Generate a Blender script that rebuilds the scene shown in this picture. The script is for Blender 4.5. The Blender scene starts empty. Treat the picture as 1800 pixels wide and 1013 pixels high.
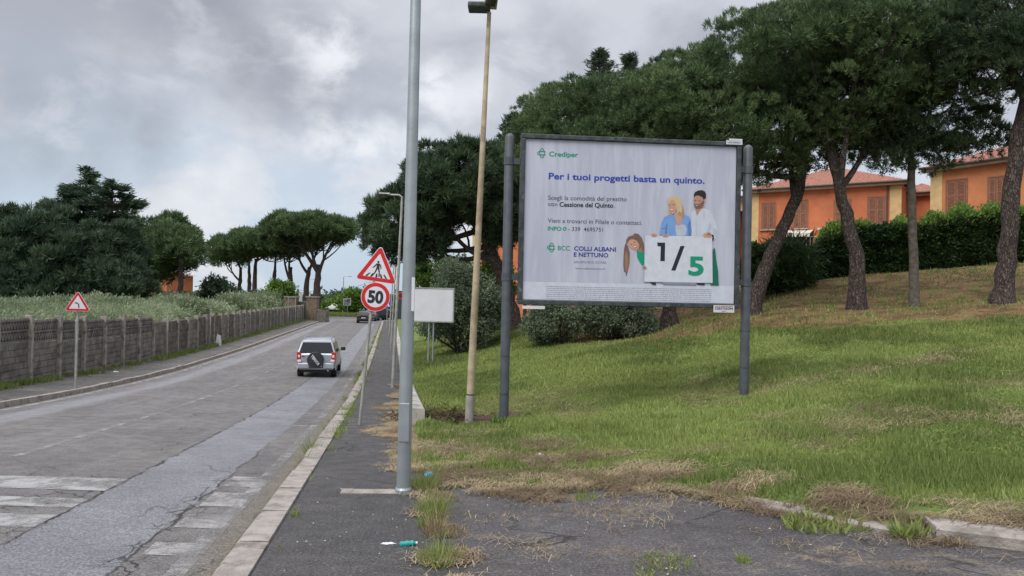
import bpy, bmesh, math, random
import numpy as np
from mathutils import Vector, Matrix
R = math.radians
rng = np.random.default_rng(7); random.seed(7)
sc = bpy.context.scene
col = sc.collection
# ---------------------------------------------------------------- camera
CAM = np.array([0, 0, 1.65]); PITCH = R(0.68); ROLL = R(1.2); FPX = 1300.0
_f = np.array([0, math.cos(PITCH), math.sin(PITCH)]); _u0 = np.array([0, -math.sin(PITCH), math.cos(PITCH)]); _r0 = np.array([1., 0, 0])
_up = _u0*math.cos(ROLL) - _r0*math.sin(ROLL); _rt = _r0*math.cos(ROLL) + _u0*math.sin(ROLL)
cd = bpy.data.cameras.new('camera'); cam = bpy.data.objects.new('camera', cd); col.objects.link(cam)
cd.sensor_width = 36; cd.lens = 36*FPX/1800; cd.clip_end = 6000; cd.clip_start = 0.05
cam.matrix_world = Matrix(((_rt[0], _up[0], -_f[0], CAM[0]), (_rt[1], _up[1], -_f[1], CAM[1]), (_rt[2], _up[2], -_f[2], CAM[2]), (0, 0, 0, 1)))
sc.camera = cam
sc.view_settings.view_transform = 'Standard'; sc.view_settings.look = 'None'; sc.view_settings.gamma = 1
sc.view_settings.exposure = 0.62
try:
    sc.cycles.max_bounces = 6; sc.cycles.diffuse_bounces = 3; sc.cycles.transparent_max_bounces = 12
except Exception: pass

def ray(px, py):
    d = _f + _rt*(px-900)/FPX + _up*(506.5-py)/FPX
    return d
def P(px, py, Y):
    d = ray(px, py); return CAM + d*(Y/d[1])

# ---------------------------------------------------------------- node helper
class NT:
    def __init__(s, nt): s.nt = nt; s.n = nt.nodes; s.l = nt.links
    def new(s, t, **k):
        n = s.n.new(t)
        for a, b in k.items(): setattr(n, a, b)
        return n
    def put(s, sock, v):
        if hasattr(v, 'is_linked') or isinstance(v, bpy.types.NodeSocket): s.l.new(v, sock)
        elif isinstance(v, (tuple, list)):
            v = tuple(v)
            if len(v) == 3 and len(sock.default_value) == 4: v = v+(1,)
            sock.default_value = v
        else: sock.default_value = v
    def m(s, op, a, b=0.0, c=0.0, clamp=False):
        n = s.new('ShaderNodeMath', operation=op, use_clamp=clamp)
        s.put(n.inputs[0], a); s.put(n.inputs[1], b); s.put(n.inputs[2], c); return n.outputs[0]
    def mix(s, f, a, b, mode='MIX'):
        n = s.new('ShaderNodeMixRGB', blend_type=mode)
        s.put(n.inputs[0], f); s.put(n.inputs[1], a); s.put(n.inputs[2], b); return n.outputs[0]
    def noise(s, vec, scale, detail=4, rough=.55, dist=0.0):
        n = s.new('ShaderNodeTexNoise'); s.l.new(vec, n.inputs['Vector'])
        n.inputs['Scale'].default_value = scale; n.inputs['Detail'].default_value = detail
        n.inputs['Roughness'].default_value = rough; n.inputs['Distortion'].default_value = dist
        return n.outputs['Fac']
    def noisec(s, vec, scale, detail=4):
        n = s.new('ShaderNodeTexNoise'); s.l.new(vec, n.inputs['Vector'])
        n.inputs['Scale'].default_value = scale; n.inputs['Detail'].default_value = detail
        return n.outputs['Color']
    def step(s, v, a, b, lo=0.0, hi=1.0):
        n = s.new('ShaderNodeMapRange', interpolation_type='SMOOTHSTEP')
        s.put(n.inputs[0], v); s.put(n.inputs[1], a); s.put(n.inputs[2], b); s.put(n.inputs[3], lo); s.put(n.inputs[4], hi)
        return n.outputs[0]
    def vm(s, op, a, b):
        n = s.new('ShaderNodeVectorMath', operation=op); s.put(n.inputs[0], a); s.put(n.inputs[1], b); return n
    def attr(s, name, out='Fac'):
        n = s.new('ShaderNodeAttribute', attribute_name=name); return n.outputs[out]
    def band(s, v, a, b, soft):
        return s.m('MULTIPLY', s.step(v, a-soft, a+soft), s.step(v, b-soft, b+soft, 1.0, 0.0))

# ---------------------------------------------------------------- world: overcast sky with cloud layers
SUN_EL, SUN_AZ = 52, 215      # azimuth measured clockwise from +Y
w = bpy.data.worlds.new('World'); sc.world = w; w.use_nodes = True
t = NT(w.node_tree); t.n.clear()
out = t.new('ShaderNodeOutputWorld'); bg = t.new('ShaderNodeBackground'); t.l.new(bg.outputs[0], out.inputs[0])
sky = t.new('ShaderNodeTexSky', sky_type='NISHITA'); sky.sun_disc = False
sky.sun_elevation = R(SUN_EL); sky.sun_rotation = R(SUN_AZ); sky.dust_density = 2.0
tc = t.new('ShaderNodeTexCoord'); gen = tc.outputs['Generated']
sep = t.new('ShaderNodeSeparateXYZ'); t.l.new(gen, sep.inputs[0])
z = sep.outputs[2]; zz = t.m('ADD', t.m('MAXIMUM', z, 0.0), 0.13)
cmb = t.new('ShaderNodeCombineXYZ'); t.put(cmb.inputs[0], t.m('DIVIDE', sep.outputs[0], zz)); t.put(cmb.inputs[1], t.m('DIVIDE', sep.outputs[1], zz))
pv = cmb.outputs[0]
mpg = t.vm('MULTIPLY', gen, (1, 1, 1.7)).outputs[0]
n1 = t.noise(mpg, 2.6, 9, .55, .25); n2 = t.noise(mpg, 6.5, 8, .58, .3)
# direction warped by noise for the big cloud masses
wc = t.noisec(gen, 5.0, 8)
wv = t.vm('MULTIPLY', t.vm('SUBTRACT', wc, (.5, .5, .5)).outputs[0], (.26, .26, .22)).outputs[0]
dirw = t.vm('ADD', gen, wv).outputs[0]
def blob(px, py, rad, soft):
    d = ray(px, py); d = d/np.linalg.norm(d)
    ds = t.vm('DISTANCE', dirw, tuple(float(q) for q in d)).outputs['Value']
    return t.step(ds, rad/1300-soft, rad/1300+soft, 1.0, 0.0)
dark = None
for b in [(300, -10, 60), (350, 50, 60), (420, 110, 60), (500, 160, 60), (590, 190, 55), (680, 195, 45), (140, 240, 40), (20, 225, 50), (230, 235, 40), (960, 150, 30), (1000, 60, 30)]:
    v = blob(b[0], b[1], b[2], .055)
    dark = v if dark is None else t.m('MAXIMUM', dark, v)
white = None
for b in [(550, 60, 75), (590, 105, 60), (640, 265, 55), (600, 250, 40), (345, 310, 50), (400, 330, 45), (730, 280, 70), (980, 80, 14), (280, 390, 45), (780, 150, 50)]:
    v = blob(b[0], b[1], b[2], .028)
    white = v if white is None else t.m('MAXIMUM', white, v)
cl = t.step(n1, .40, .60)
base = t.mix(cl, (.29, .30, .335), (.44, .45, .485))
hor = t.step(z, .06, .33, 1.0, 0.0)
blue = t.mix(t.step(t.noise(mpg, 4.6, 9, .55, .2), .43, .56), (.37, .445, .53), (.52, .535, .57))
base = t.mix(t.m('MULTIPLY', hor, .92), base, blue)
base = t.mix(t.m('MULTIPLY', dark, t.step(n2, .2, .7, .9, .6)), base, (.215, .22, .25))
base = t.mix(t.m('MULTIPLY', t.step(n2, .50, .64), t.m('MULTIPLY', t.step(z, .0, .2), .35)), base, (.55, .555, .585))
base = t.mix(t.m('MULTIPLY', white, t.step(n2, .36, .54)), base, (.60, .605, .63))
zen = t.step(z, .45, .85, 1.0, 3.2)
vz = t.new('ShaderNodeCombineXYZ'); [t.l.new(zen, vz.inputs[i]) for i in range(3)]
base = t.mix(1.0, base, vz.outputs[0], 'MULTIPLY')
skl = t.mix(1.0, sky.outputs[0], (.1, .1, .1), 'MULTIPLY')
fin = t.mix(.9, skl, base)
t.l.new(fin, bg.inputs[0]); bg.inputs[1].default_value = 1.0
# ---------------------------------------------------------------- sun behind cloud
sd = bpy.data.lights.new('sun', 'SUN'); sd.energy = 1.5; sd.angle = R(38); sd.color = (1, .965, .91)
so = bpy.data.objects.new('sun', sd); col.objects.link(so)
sv = Vector((math.sin(R(SUN_AZ))*math.cos(R(SUN_EL)), math.cos(R(SUN_AZ))*math.cos(R(SUN_EL)), math.sin(R(SUN_EL))))
so.rotation_euler = sv.to_track_quat('Z', 'Y').to_euler()

# ================================================================ helpers
def tag(o, label=None, cat=None, group=None, kind=None):
    if label: o['label'] = label
    if cat: o['category'] = cat
    if group: o['group'] = group
    if kind: o['kind'] = kind
    return o
def empty(name, loc, label, cat, group=None, rz=0.0):
    o = bpy.data.objects.new(name, None); col.objects.link(o); o.empty_display_size = .2
    o.location = tuple(float(v) for v in loc); o.rotation_euler[2] = rz
    return tag(o, label, cat, group)
def link(name, me, mats, parent=None, smooth=False, loc=None):
    o = bpy.data.objects.new(name, me); col.objects.link(o)
    for m_ in (mats if isinstance(mats, (list, tuple)) else [mats]): me.materials.append(m_)
    if smooth: me.shade_smooth()
    if parent: o.parent = parent
    if loc is not None: o.location = loc
    return o
def npmesh(name, V, F, attrs=None, uv=None, mi=None):
    """V (n,3), F (m,k) all same size"""
    me = bpy.data.meshes.new(name); V = np.asarray(V, np.float32); F = np.asarray(F, np.int32)
    me.vertices.add(len(V)); me.vertices.foreach_set('co', V.ravel())
    k = F.shape[1]; me.loops.add(F.size); me.loops.foreach_set('vertex_index', F.ravel())
    me.polygons.add(len(F)); me.polygons.foreach_set('loop_start', np.arange(0, F.size, k, dtype=np.int32))
    if mi is not None: me.polygons.foreach_set('material_index', np.asarray(mi, np.int32))
    me.update(calc_edges=True)
    for nme, a in (attrs or {}).items():
        at = me.attributes.new(nme, 'FLOAT', 'POINT'); at.data.foreach_set('value', np.asarray(a, np.float32))
    if uv is not None:
        l = me.uv_layers.new(name='UVMap'); l.data.foreach_set('uv', np.asarray(uv, np.float32)[F.ravel()].ravel())
    return me
class MB:
    def __init__(s): s.v = []; s.f = []; s.mi = []
    def add(s, vs, fs, m=0):
        o = len(s.v); s.v += [tuple(map(float, p)) for p in vs]; s.f += [tuple(i+o for i in f) for f in fs]; s.mi += [m]*len(fs); return s
    def box(s, x0, x1, y0, y1, z0, z1, m=0, T=None):
        vs = [(x, y, z_) for z_ in (z0, z1) for y in (y0, y1) for x in (x0, x1)]
        if T is not None: vs = [tuple(T @ Vector(v)) for v in vs]
        return s.add(vs, [(0, 2, 3, 1), (4, 5, 7, 6), (0, 1, 5, 4), (2, 6, 7, 3), (0, 4, 6, 2), (1, 3, 7, 5)], m)
    def bar(s, a, b, w_, h, m=0):
        a = Vector(a); b = Vector(b); d = (b-a); L = d.length
        q = d.to_track_quat('X', 'Z').to_matrix().to_4x4(); q.translation = a
        return s.box(0, L, -w_/2, w_/2, -h/2, h/2, m, q)
    def tube(s, pts, rad, n=10, m=0, caps=True):
        pts = [Vector(tuple(map(float, p))) for p in pts]
        if not hasattr(rad, '__len__'): rad = [rad]*len(pts)
        o = len(s.v); ref = None
        for i, p in enumerate(pts):
            d = (pts[min(i+1, len(pts)-1)]-pts[max(i-1, 0)]).normalized()
            if ref is None: ref = Vector((1, 0, 0)) if abs(d.x) < .9 else Vector((0, 1, 0))
            a = d.cross(ref).normalized(); b = a.cross(d).normalized(); ref = b
            for j in range(n):
                an = 2*math.pi*j/n; s.v.append(tuple(p+(a*math.cos(an)+b*math.sin(an))*rad[i]))
        for i in range(len(pts)-1):
            for j in range(n):
                s.f.append((o+i*n+j, o+i*n+(j+1) % n, o+(i+1)*n+(j+1) % n, o+(i+1)*n+j)); s.mi.append(m)
        if caps:
            s.f.append(tuple(o+j for j in range(n))[::-1]); s.mi.append(m)
            s.f.append(tuple(o+(len(pts)-1)*n+j for j in range(n))); s.mi.append(m)
        return s
    def lathe(s, prof, n=24, m=0, T=None):
        """prof [(r,z)]"""
        o = len(s.v)
        for r, z_ in prof:
            for j in range(n):
                a = 2*math.pi*j/n; v = Vector((r*math.cos(a), r*math.sin(a), z_))
                s.v.append(tuple(T @ v) if T is not None else tuple(v))
        for i in range(len(prof)-1):
            for j in range(n):
                s.f.append((o+i*n+j, o+i*n+(j+1) % n, o+(i+1)*n+(j+1) % n, o+(i+1)*n+j)); s.mi.append(m)
        s.f.append(tuple(o+j for j in range(n))[::-1]); s.mi.append(m)
        s.f.append(tuple(o+(len(prof)-1)*n+j for j in range(n))); s.mi.append(m)
        return s
    def prism(s, pts2, y0, y1, m=0):
        """polygon in xz extruded along y"""
        n = len(pts2); vs = [(x, y0, z_) for x, z_ in pts2]+[(x, y1, z_) for x, z_ in pts2]
        fs = [tuple(range(n)), tuple(range(n, 2*n))[::-1]]+[(i, i+n, (i+1) % n+n, (i+1) % n) for i in range(n)]
        return s.add(vs, fs, m)
    def build(s, name, mats, parent=None, smooth=False, bevel=0, loc=None, fixn=True):
        me = bpy.data.meshes.new(name); me.from_pydata(s.v, [], s.f); me.update()
        me.polygons.foreach_set('material_index', s.mi)
        if fixn:
            bm = bmesh.new(); bm.from_mesh(me); bmesh.ops.recalc_face_normals(bm, faces=bm.faces); bm.to_mesh(me); bm.free()
        o = link(name, me, mats, parent, smooth, loc)
        if smooth: 
            try: me.set_sharp_from_angle(angle=R(40))
            except Exception: pass
        if bevel:
            b = o.modifiers.new('bevel', 'BEVEL'); b.width = bevel; b.segments = 2; b.limit_method = 'ANGLE'; b.angle_limit = R(30)
        return o

# value noise
_lat = rng.random((256, 256))
def vnoise(x, y, sc_=1.0, seed=0):
    x = np.asarray(x, float)/sc_+seed*17.3+1000; y = np.asarray(y, float)/sc_+seed*7.7+1000
    xi = np.floor(x).astype(int); yi = np.floor(y).astype(int); fx = x-xi; fy = y-yi
    fx = fx*fx*(3-2*fx); fy = fy*fy*(3-2*fy)
    g = lambda a, b: _lat[a % 256, b % 256]
    return (g(xi, yi)*(1-fx)+g(xi+1, yi)*fx)*(1-fy)+(g(xi, yi+1)*(1-fx)+g(xi+1, yi+1)*fx)*fy
def fbm(x, y, sc_=1.0, seed=0, o=4):
    s = 0; a = .5; tot = 0
    for i in range(o): s = s+a*vnoise(x, y, sc_/2**i, seed+i); tot += a; a *= .55
    return s/tot
def sst(x, a, b): 
    q = np.clip((np.asarray(x, float)-a)/(b-a), 0, 1); return q*q*(3-2*q)

# ================================================================ materials
def mk(name, base, rough=.8, metal=0.0, var=.15, scale=4.0, bump=0.0, bscale=30.0, spec=.4, coat=0.0, c2=None, c2r=(.5, .7), det=5):
    m = bpy.data.materials.new(name); m.use_nodes = True; t = NT(m.node_tree); b = m.node_tree.nodes['Principled BSDF']
    tc = t.new('ShaderNodeTexCoord').outputs['Object']
    n = t.noise(tc, scale, det)
    lo = tuple(v*(1-var) for v in base); hi = tuple(min(1, v*(1+var)) for v in base)
    c = t.mix(t.step(n, .3, .7), lo, hi)
    if c2: c = t.mix(t.step(t.noise(tc, scale*.7, 7, .65, .4), c2r[0], c2r[1]), c, c2)
    t.l.new(c, b.inputs['Base Color']); b.inputs['Roughness'].default_value = rough; b.inputs['Metallic'].default_value = metal
    b.inputs['Specular IOR Level'].default_value = spec; b.inputs['Coat Weight'].default_value = coat
    if bump:
        bp = t.new('ShaderNodeBump'); bp.inputs['Strength'].default_value = bump; bp.inputs['Distance'].default_value = .02
        t.l.new(t.noise(tc, bscale, 5), bp.inputs['Height']); t.l.new(bp.outputs[0], b.inputs['Normal'])
    return m
def leafmat(name, c_lo, c_hi, rough=.6, trans=.25):
    m = bpy.data.materials.new(name); m.use_nodes = True; t = NT(m.node_tree); b = m.node_tree.nodes['Principled BSDF']
    c = t.mix(t.attr('tint'), c_lo, c_hi)
    t.l.new(c, b.inputs['Base Color']); b.inputs['Roughness'].default_value = rough; b.inputs['Specular IOR Level'].default_value = .25
    tr = t.new('ShaderNodeBsdfTranslucent'); t.l.new(c, tr.inputs[0])
    ms = t.new('ShaderNodeMixShader'); ms.inputs[0].default_value = trans
    t.l.new(b.outputs[0], ms.inputs[1]); t.l.new(tr.outputs[0], ms.inputs[2])
    t.l.new(ms.outputs[0], m.node_tree.nodes['Material Output'].inputs[0]); return m
M = {}
M['pine'] = leafmat('pine_needles', (.042, .075, .034), (.15, .215, .09))
M['pine_light'] = leafmat('pine_needles_light', (.046, .084, .036), (.165, .23, .095))
M['pine_dark'] = leafmat('pine_needles_dark', (.034, .064, .036), (.11, .16, .078))
M['cedar'] = leafmat('cedar_needles', (.032, .06, .038), (.10, .145, .082))
M['olive'] = leafmat('olive_leaves', (.09, .125, .075), (.20, .25, .16))
M['olivef'] = leafmat('olive_field_leaves', (.11, .155, .08), (.36, .41, .26))
M['leaf'] = leafmat('broad_leaves', (.07, .13, .025), (.20, .32, .065), trans=.35)
M['hedge'] = leafmat('hedge_leaves', (.018, .04, .014), (.05, .095, .025))
M['grass'] = leafmat('grass_blades', (.135, .18, .05), (.31, .37, .115), trans=.35)
M['straw'] = leafmat('straw_blades', (.15, .105, .06), (.42, .33, .20), trans=.1)
M['bark'] = mk('pine_bark', (.05, .038, .032), .95, var=.5, scale=9, bump=.9, bscale=14, c2=(.085, .07, .06), c2r=(.52, .64))
M['bark2'] = mk('grey_bark', (.12, .105, .085), .95, var=.35, scale=8, bump=.8, bscale=18)
M['concrete'] = mk('concrete', (.34, .32, .29), .9, var=.2, scale=3, bump=.35, bscale=40, c2=(.17, .16, .135), c2r=(.52, .68))
M['fence_conc'] = mk('old_fence_concrete', (.13, .118, .10), .95, var=.35, scale=2.2, bump=.8, bscale=18, c2=(.085, .08, .06), c2r=(.48, .62))
M['fence_post'] = mk('fence_post_concrete', (.30, .275, .235), .95, var=.25, scale=5, bump=.5, bscale=30, c2=(.11, .10, .08), c2r=(.5, .65))
M['fence_conc2'] = mk('pale_fence_concrete', (.175, .16, .14), .95, var=.3, scale=2.2, bump=.8, bscale=18, c2=(.11, .10, .085), c2r=(.5, .64))
M['fence_conc3'] = mk('brown_fence_concrete', (.12, .10, .08), .95, var=.35, scale=2.2, bump=.8, bscale=18, c2=(.07, .065, .05), c2r=(.48, .62))
M['kerb'] = mk('kerb_stone', (.29, .26, .235), .9, var=.2, scale=6, bump=.6, bscale=45, c2=(.17, .15, .125), c2r=(.5, .66))
M['galv'] = mk('galvanised_steel', (.36, .40, .42), .45, .6, var=.12, scale=3, bump=.05)
M['galv_old'] = mk('old_galvanised_steel', (.33, .33, .31), .6, .3, var=.2, scale=6)
M['beige'] = mk('rusty_cream_paint', (.40, .33, .22), .7, 0, var=.25, scale=3, c2=(.28, .22, .15), c2r=(.5, .64))
M['charcoal'] = mk('dark_grey_paint', (.075, .085, .10), .5, .1, var=.15, scale=6, bump=.05)
M['frame'] = mk('weathered_frame_metal', (.055, .065, .07), .5, .3, var=.35, scale=9, c2=(.16, .18, .18), c2r=(.58, .72))
M['white'] = mk('white_sheet', (.62, .63, .66), .5, 0, var=.05, scale=2)
M['signwhite'] = mk('sign_white', (.66, .67, .72), .4, 0, var=.04, scale=6)
M['signred'] = mk('sign_red', (.55, .018, .02), .4, 0, var=.1, scale=6)
M['signback'] = mk('sign_back', (.42, .43, .44), .5, .4)
M['ink'] = mk('black_ink', (.02, .022, .03), .5, 0, var=.1)
M['rubber'] = mk('tyre_rubber', (.018, .018, .018), .85, 0, var=.2)
M['blackplastic'] = mk('black_plastic', (.025, .026, .028), .6)
M['wall'] = mk('orange_render', (.52, .165, .075), .9, 0, var=.13, scale=1.3, bump=.1, c2=(.40, .13, .065), c2r=(.52, .75))
M['wall2'] = mk('pale_orange_render', (.56, .215, .095), .9, 0, var=.10, scale=1.3, c2=(.50, .20, .08), c2r=(.55, .75))
M['cream'] = mk('cream_render', (.60, .42, .20), .9, 0, var=.1, scale=3)
M['shutter'] = mk('brown_shutter', (.27, .125, .075), .7, 0, var=.12, scale=8)
M['gutter'] = mk('copper_brown_gutter', (.13, .085, .065), .6, .2)
M['eave'] = mk('pale_eave_band', (.42, .36, .30), .85)
M['awning'] = mk('awning_canvas', (.62, .60, .52), .8, 0, var=.06)
M['glass'] = mk('dark_glass', (.02, .024, .03), .12, 0, var=.1, spec=.6)
M['soil'] = mk('dark_soil_and_lattice_shade', (.07, .045, .03), 1.0, var=.4, scale=10, bump=.8)  # bare earth, also the painted shade behind the fence lattice

def barkmat(name, lo, hi):
    m = bpy.data.materials.new(name); m.use_nodes = True; t = NT(m.node_tree); b = m.node_tree.nodes['Principled BSDF']
    tc = t.new('ShaderNodeTexCoord').outputs['Object']; mp = t.new('ShaderNodeMapping'); t.l.new(tc, mp.inputs[0]); mp.inputs['Scale'].default_value = (1, 1, .38)
    wv_ = t.vm('ADD', mp.outputs[0], t.vm('MULTIPLY', t.noisec(mp.outputs[0], 6, 4), (.12, .12, .12)).outputs[0]).outputs[0]
    vo = t.new('ShaderNodeTexVoronoi', feature='DISTANCE_TO_EDGE'); t.l.new(wv_, vo.inputs['Vector']); vo.inputs['Scale'].default_value = 19
    vc = t.new('ShaderNodeTexVoronoi'); t.l.new(wv_, vc.inputs['Vector']); vc.inputs['Scale'].default_value = 19
    sp = t.new('ShaderNodeSeparateXYZ'); t.l.new(vc.outputs['Color'], sp.inputs[0])
    c = t.mix(sp.outputs[0], lo, hi); c = t.mix(t.step(t.noise(tc, 30, 4, .7), .4, .7, 0, .5), c, tuple(q*.4 for q in lo))
    e = t.step(vo.outputs['Distance'], .01, .12); c = t.mix(t.m('ADD', t.m('MULTIPLY', e, .7), .3), (.022, .017, .015), c); t.l.new(c, b.inputs['Base Color']); b.inputs['Roughness'].default_value = .95
    bp = t.new('ShaderNodeBump'); bp.inputs['Strength'].default_value = 1.0; bp.inputs['Distance'].default_value = .05; t.l.new(e, bp.inputs['Height']); t.l.new(bp.outputs[0], b.inputs['Normal']); return m
M['bark'] = barkmat('pine_bark_plates', (.055, .038, .032), (.15, .115, .10))
def roofmat():
    m = mk('terracotta_tiles', (.27, .11, .075), .9, 0, var=.35, scale=7, c2=(.21, .10, .075), c2r=(.5, .7)); return m
M['roof'] = roofmat()

# ================================================================ terrain functions (t = metres right of the kerb line)
_ry = np.array([-60, 0, 8, 16, 22, 30, 45, 92, 3000.]); _rz = np.array([4.2, 0, -.56, -1.10, -1.43, -1.72, -1.9, -2.0, -2.05])
def zr(Y): return (np.interp(np.asarray(Y, float)-2.5, _ry, _rz)+np.interp(Y, _ry, _rz)+np.interp(np.asarray(Y, float)+2.5, _ry, _rz))/3
def tX(t_, Y): return t_-1.15-.163*np.asarray(Y, float)
def Xt(X, Y): return np.asarray(X, float)+1.15+.163*np.asarray(Y, float)
def Dz(X, Y): return zr(Y)+.12+.045*np.clip(Xt(X, Y)-1.6, 0, 30)
def hit(px, py, fn, y0=1.5, y1=400):
    d = ray(px, py)
    Ys = np.concatenate([np.linspace(y0, 40, 1500), np.linspace(40, y1, 1500)])
    pts = CAM[None]+d[None]*(Ys/d[1])[:, None]
    below = pts[:, 2] < fn(pts[:, 0], pts[:, 1])
    i = int(np.argmax(below)) if below.any() else len(Ys)-1
    return pts[i]
_bd = [(640, 905), (720, 880), (790, 850), (870, 862), (950, 872), (1020, 868), (1100, 860), (1200, 872), (1290, 888), (1345, 898), (1420, 915), (1520, 935), (1650, 952), (1800, 972), (2100, 1010), (2600, 1080)]
_bp = np.array([hit(a, b, Dz) for a, b in _bd]); _bt = Xt(_bp[:, 0], _bp[:, 1]); _bY = _bp[:, 1]
_o = np.argsort(_bt); _bt = _bt[_o]; _bY = _bY[_o]
KT = Xt(*hit(1345, 898, Dz)[:2])          # kerb starts here
def Yb(t_):
    return np.interp(t_, _bt, _bY)+(fbm(t_, 0*np.asarray(t_, float), .5, 3)-.5)*.35*(1-sst(t_, KT-.3, KT))
ctrl = []
for q in [(887, 745, 13.45), (1306, 698, 14.2), (824, 755, 14.7), (757, 632, 28), (830, 612, 30), (905, 577, 32), (1000, 602, 27), (1110, 595, 27.5),
          (1178, 563, 30), (1325, 550, 24), (1505, 541, 23.2), (1608, 540, 23.6), (1765, 531, 21), (1350, 500, 31), (1500, 482, 31), (1700, 470, 30.5), (1900, 458, 29),
          (1400, 525, 27), (1600, 505, 27), (1800, 492, 25.5), (1250, 530, 32)]:
    ctrl.append(P(*q))
for Y in [14, 17, 20, 25, 30, 37, 45, 55, 70, 85, 100]: ctrl.append((tX(1.95, Y), Y, zr(Y)+.36))
for Y in [9, 10.5, 12]: ctrl.append((tX(1.7, Y), Y, zr(Y)+.13))
for q in [(1.7, 13.3), (1.7, 14.1), (2.2, 13.9)]: ctrl.append((tX(q[0], q[1]), q[1], zr(q[1])+.10))
for X, Y, z_ in [(0, 9, -.47), (2, 8, -.30), (4.5, 8, -.12), (7, 9, .1), (4, 11, -.15), (8, 14, .45), (12, 14, .95), (2, 10.5, -.42), (20, 14, 1.6), (18, 20, 2.1), (40, 20, 3.2),
                 (16, 40, 3.3), (24, 40, 3.6), (40, 40, 4), (60, 40, 4.2), (5, 50, 1.2), (-4, 60, -.9), (10, 75, .6), (30, 80, 2.5), (60, 80, 3), (-8, 90, -1.7), (20, 115, -1.2), (60, 120, 0), (10, 3, .1), (20, 3, .5), (30, 0, 1)]:
    ctrl.append((X, Y, z_))
for p_ in _bp[_o][::2]:
    k_ = .10 if Xt(p_[0], p_[1]) > KT-.5 else .03
    for dy_, dz_ in ((.8, 0), (1.8, .03)): ctrl.append((p_[0], p_[1]+dy_, float(Dz(p_[0], p_[1]+dy_))+k_+dz_))
ctrl = np.array(ctrl, float)
_A = np.linalg.norm(ctrl[:, None, :2]-ctrl[None, :, :2], axis=2)
_n = len(ctrl); _B = np.block([[_A+np.eye(_n)*-.15, np.c_[np.ones(_n), ctrl[:, :2]]], [np.c_[np.ones(_n), ctrl[:, :2]].T, np.zeros((3, 3))]])
_w = np.linalg.solve(_B, np.r_[ctrl[:, 2], 0, 0, 0])
def rbf(X, Y):
    X = np.asarray(X, float); Y = np.asarray(Y, float); o = _w[_n]+_w[_n+1]*X+_w[_n+2]*Y
    for i in range(_n): o = o+_w[i]*np.hypot(X-ctrl[i, 0], Y-ctrl[i, 1])
    return o
def Tz(X, Y, low=True):
    X = np.asarray(X, float); Y = np.asarray(Y, float); t_ = Xt(X, Y)
    base = zr(Y); yb = Yb(t_); d = Dz(X, Y)
    far = sst(Y, 97, 112)
    Xc = np.clip(X, -60, 60); Yc = np.clip(Y, -20, 120)
    rb = rbf(Xc, Yc)+(fbm(X, Y, 1.1, 5)-.5)*.09*sst(Y, 6, 10)
    wgt = sst(Y-yb-.55*sst(t_, KT-.6, KT), 0, 2.4)
    kerb = .115*sst(t_, KT-.9, KT+1.2)*(1-sst(Y-yb, 1.5, 3.5))-.035*sst(t_, KT-.6, KT-.1)*(1-sst(Y-yb, .3, .8))
    edge = d+.015+kerb
    r = edge*(1-wgt)+rb*wgt
    if low: r = np.where(Y < yb+.16*sst(t_, KT-.1, KT+.1), d-.07, r)
    r = r*(1-far)+(base-.06+.25*sst(Y, 112, 116))*far
    right = t_ > 1.6
    l = np.where(t_ < -10.0, base+.15+.5*sst(-t_, 10, 40)*(1-far), base-(.2 if low else -.1))
    return np.where(right, r, l)
def G(px, py): 
    p = hit(px, py, lambda x, y: Tz(x, y, False)); return p
_bq = np.array([G(a, b) for a, b in [(900, 592), (1010, 610), (1150, 604), (1330, 582), (1500, 577), (1640, 569), (1800, 558), (1990, 548)]]); _bl = (_bq[:, 0]/_bq[:, 1], _bq[:, 1])
def onT(X, Y, low=False): return np.array([X, Y, float(Tz(X, Y, low))])
def dry(X, Y):
    X = np.asarray(X, float); Y = np.asarray(Y, float); t_ = Xt(X, Y); yb = Yb(t_)
    e = (1-sst((Y-yb)/(np.interp(t_, [1.6, 2.6, 4.5, 6.5, 9], [5.6, 5.2, 3.2, 1.8, 1.5])*(.6+.8*fbm(X, Y, 1.6, 9))), .25, 1.0))
    n = sst(fbm(X, Y, 1.5, 11)+.06*(fbm(X, Y, .3, 2)-.5), .56, .72)
    streak = np.exp(-((Y-(14.2+.18*(X-4.5)))/.5)**2)*sst(X, 3, 5.0)*(1-sst(X, 9, 13))
    gn = fbm(X, Y, .45, 21)
    v = .95*e*np.maximum(sst(gn*.5+.5*fbm(X*.6, Y*1.4, .9, 23), .40, .55), 1-sst(Y-yb, .05, .5))+.28*n+.55*streak*sst(gn, .3, .6)
    return np.clip(v, 0, 1)
def bank(X, Y):
    """brown soil / dead needles under the pines"""
    X = np.asarray(X, float); Y = np.asarray(Y, float)
    lim = np.interp(X/np.maximum(Y, 1), _bl[0], _bl[1])+(fbm(X, Y, 1.2, 31)-.5)*1.3
    return sst(Y-lim, -.5, .6)*sst(X/np.maximum(Y, 1), -.01, .06)*(1-sst(Y, 45, 60))
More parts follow.
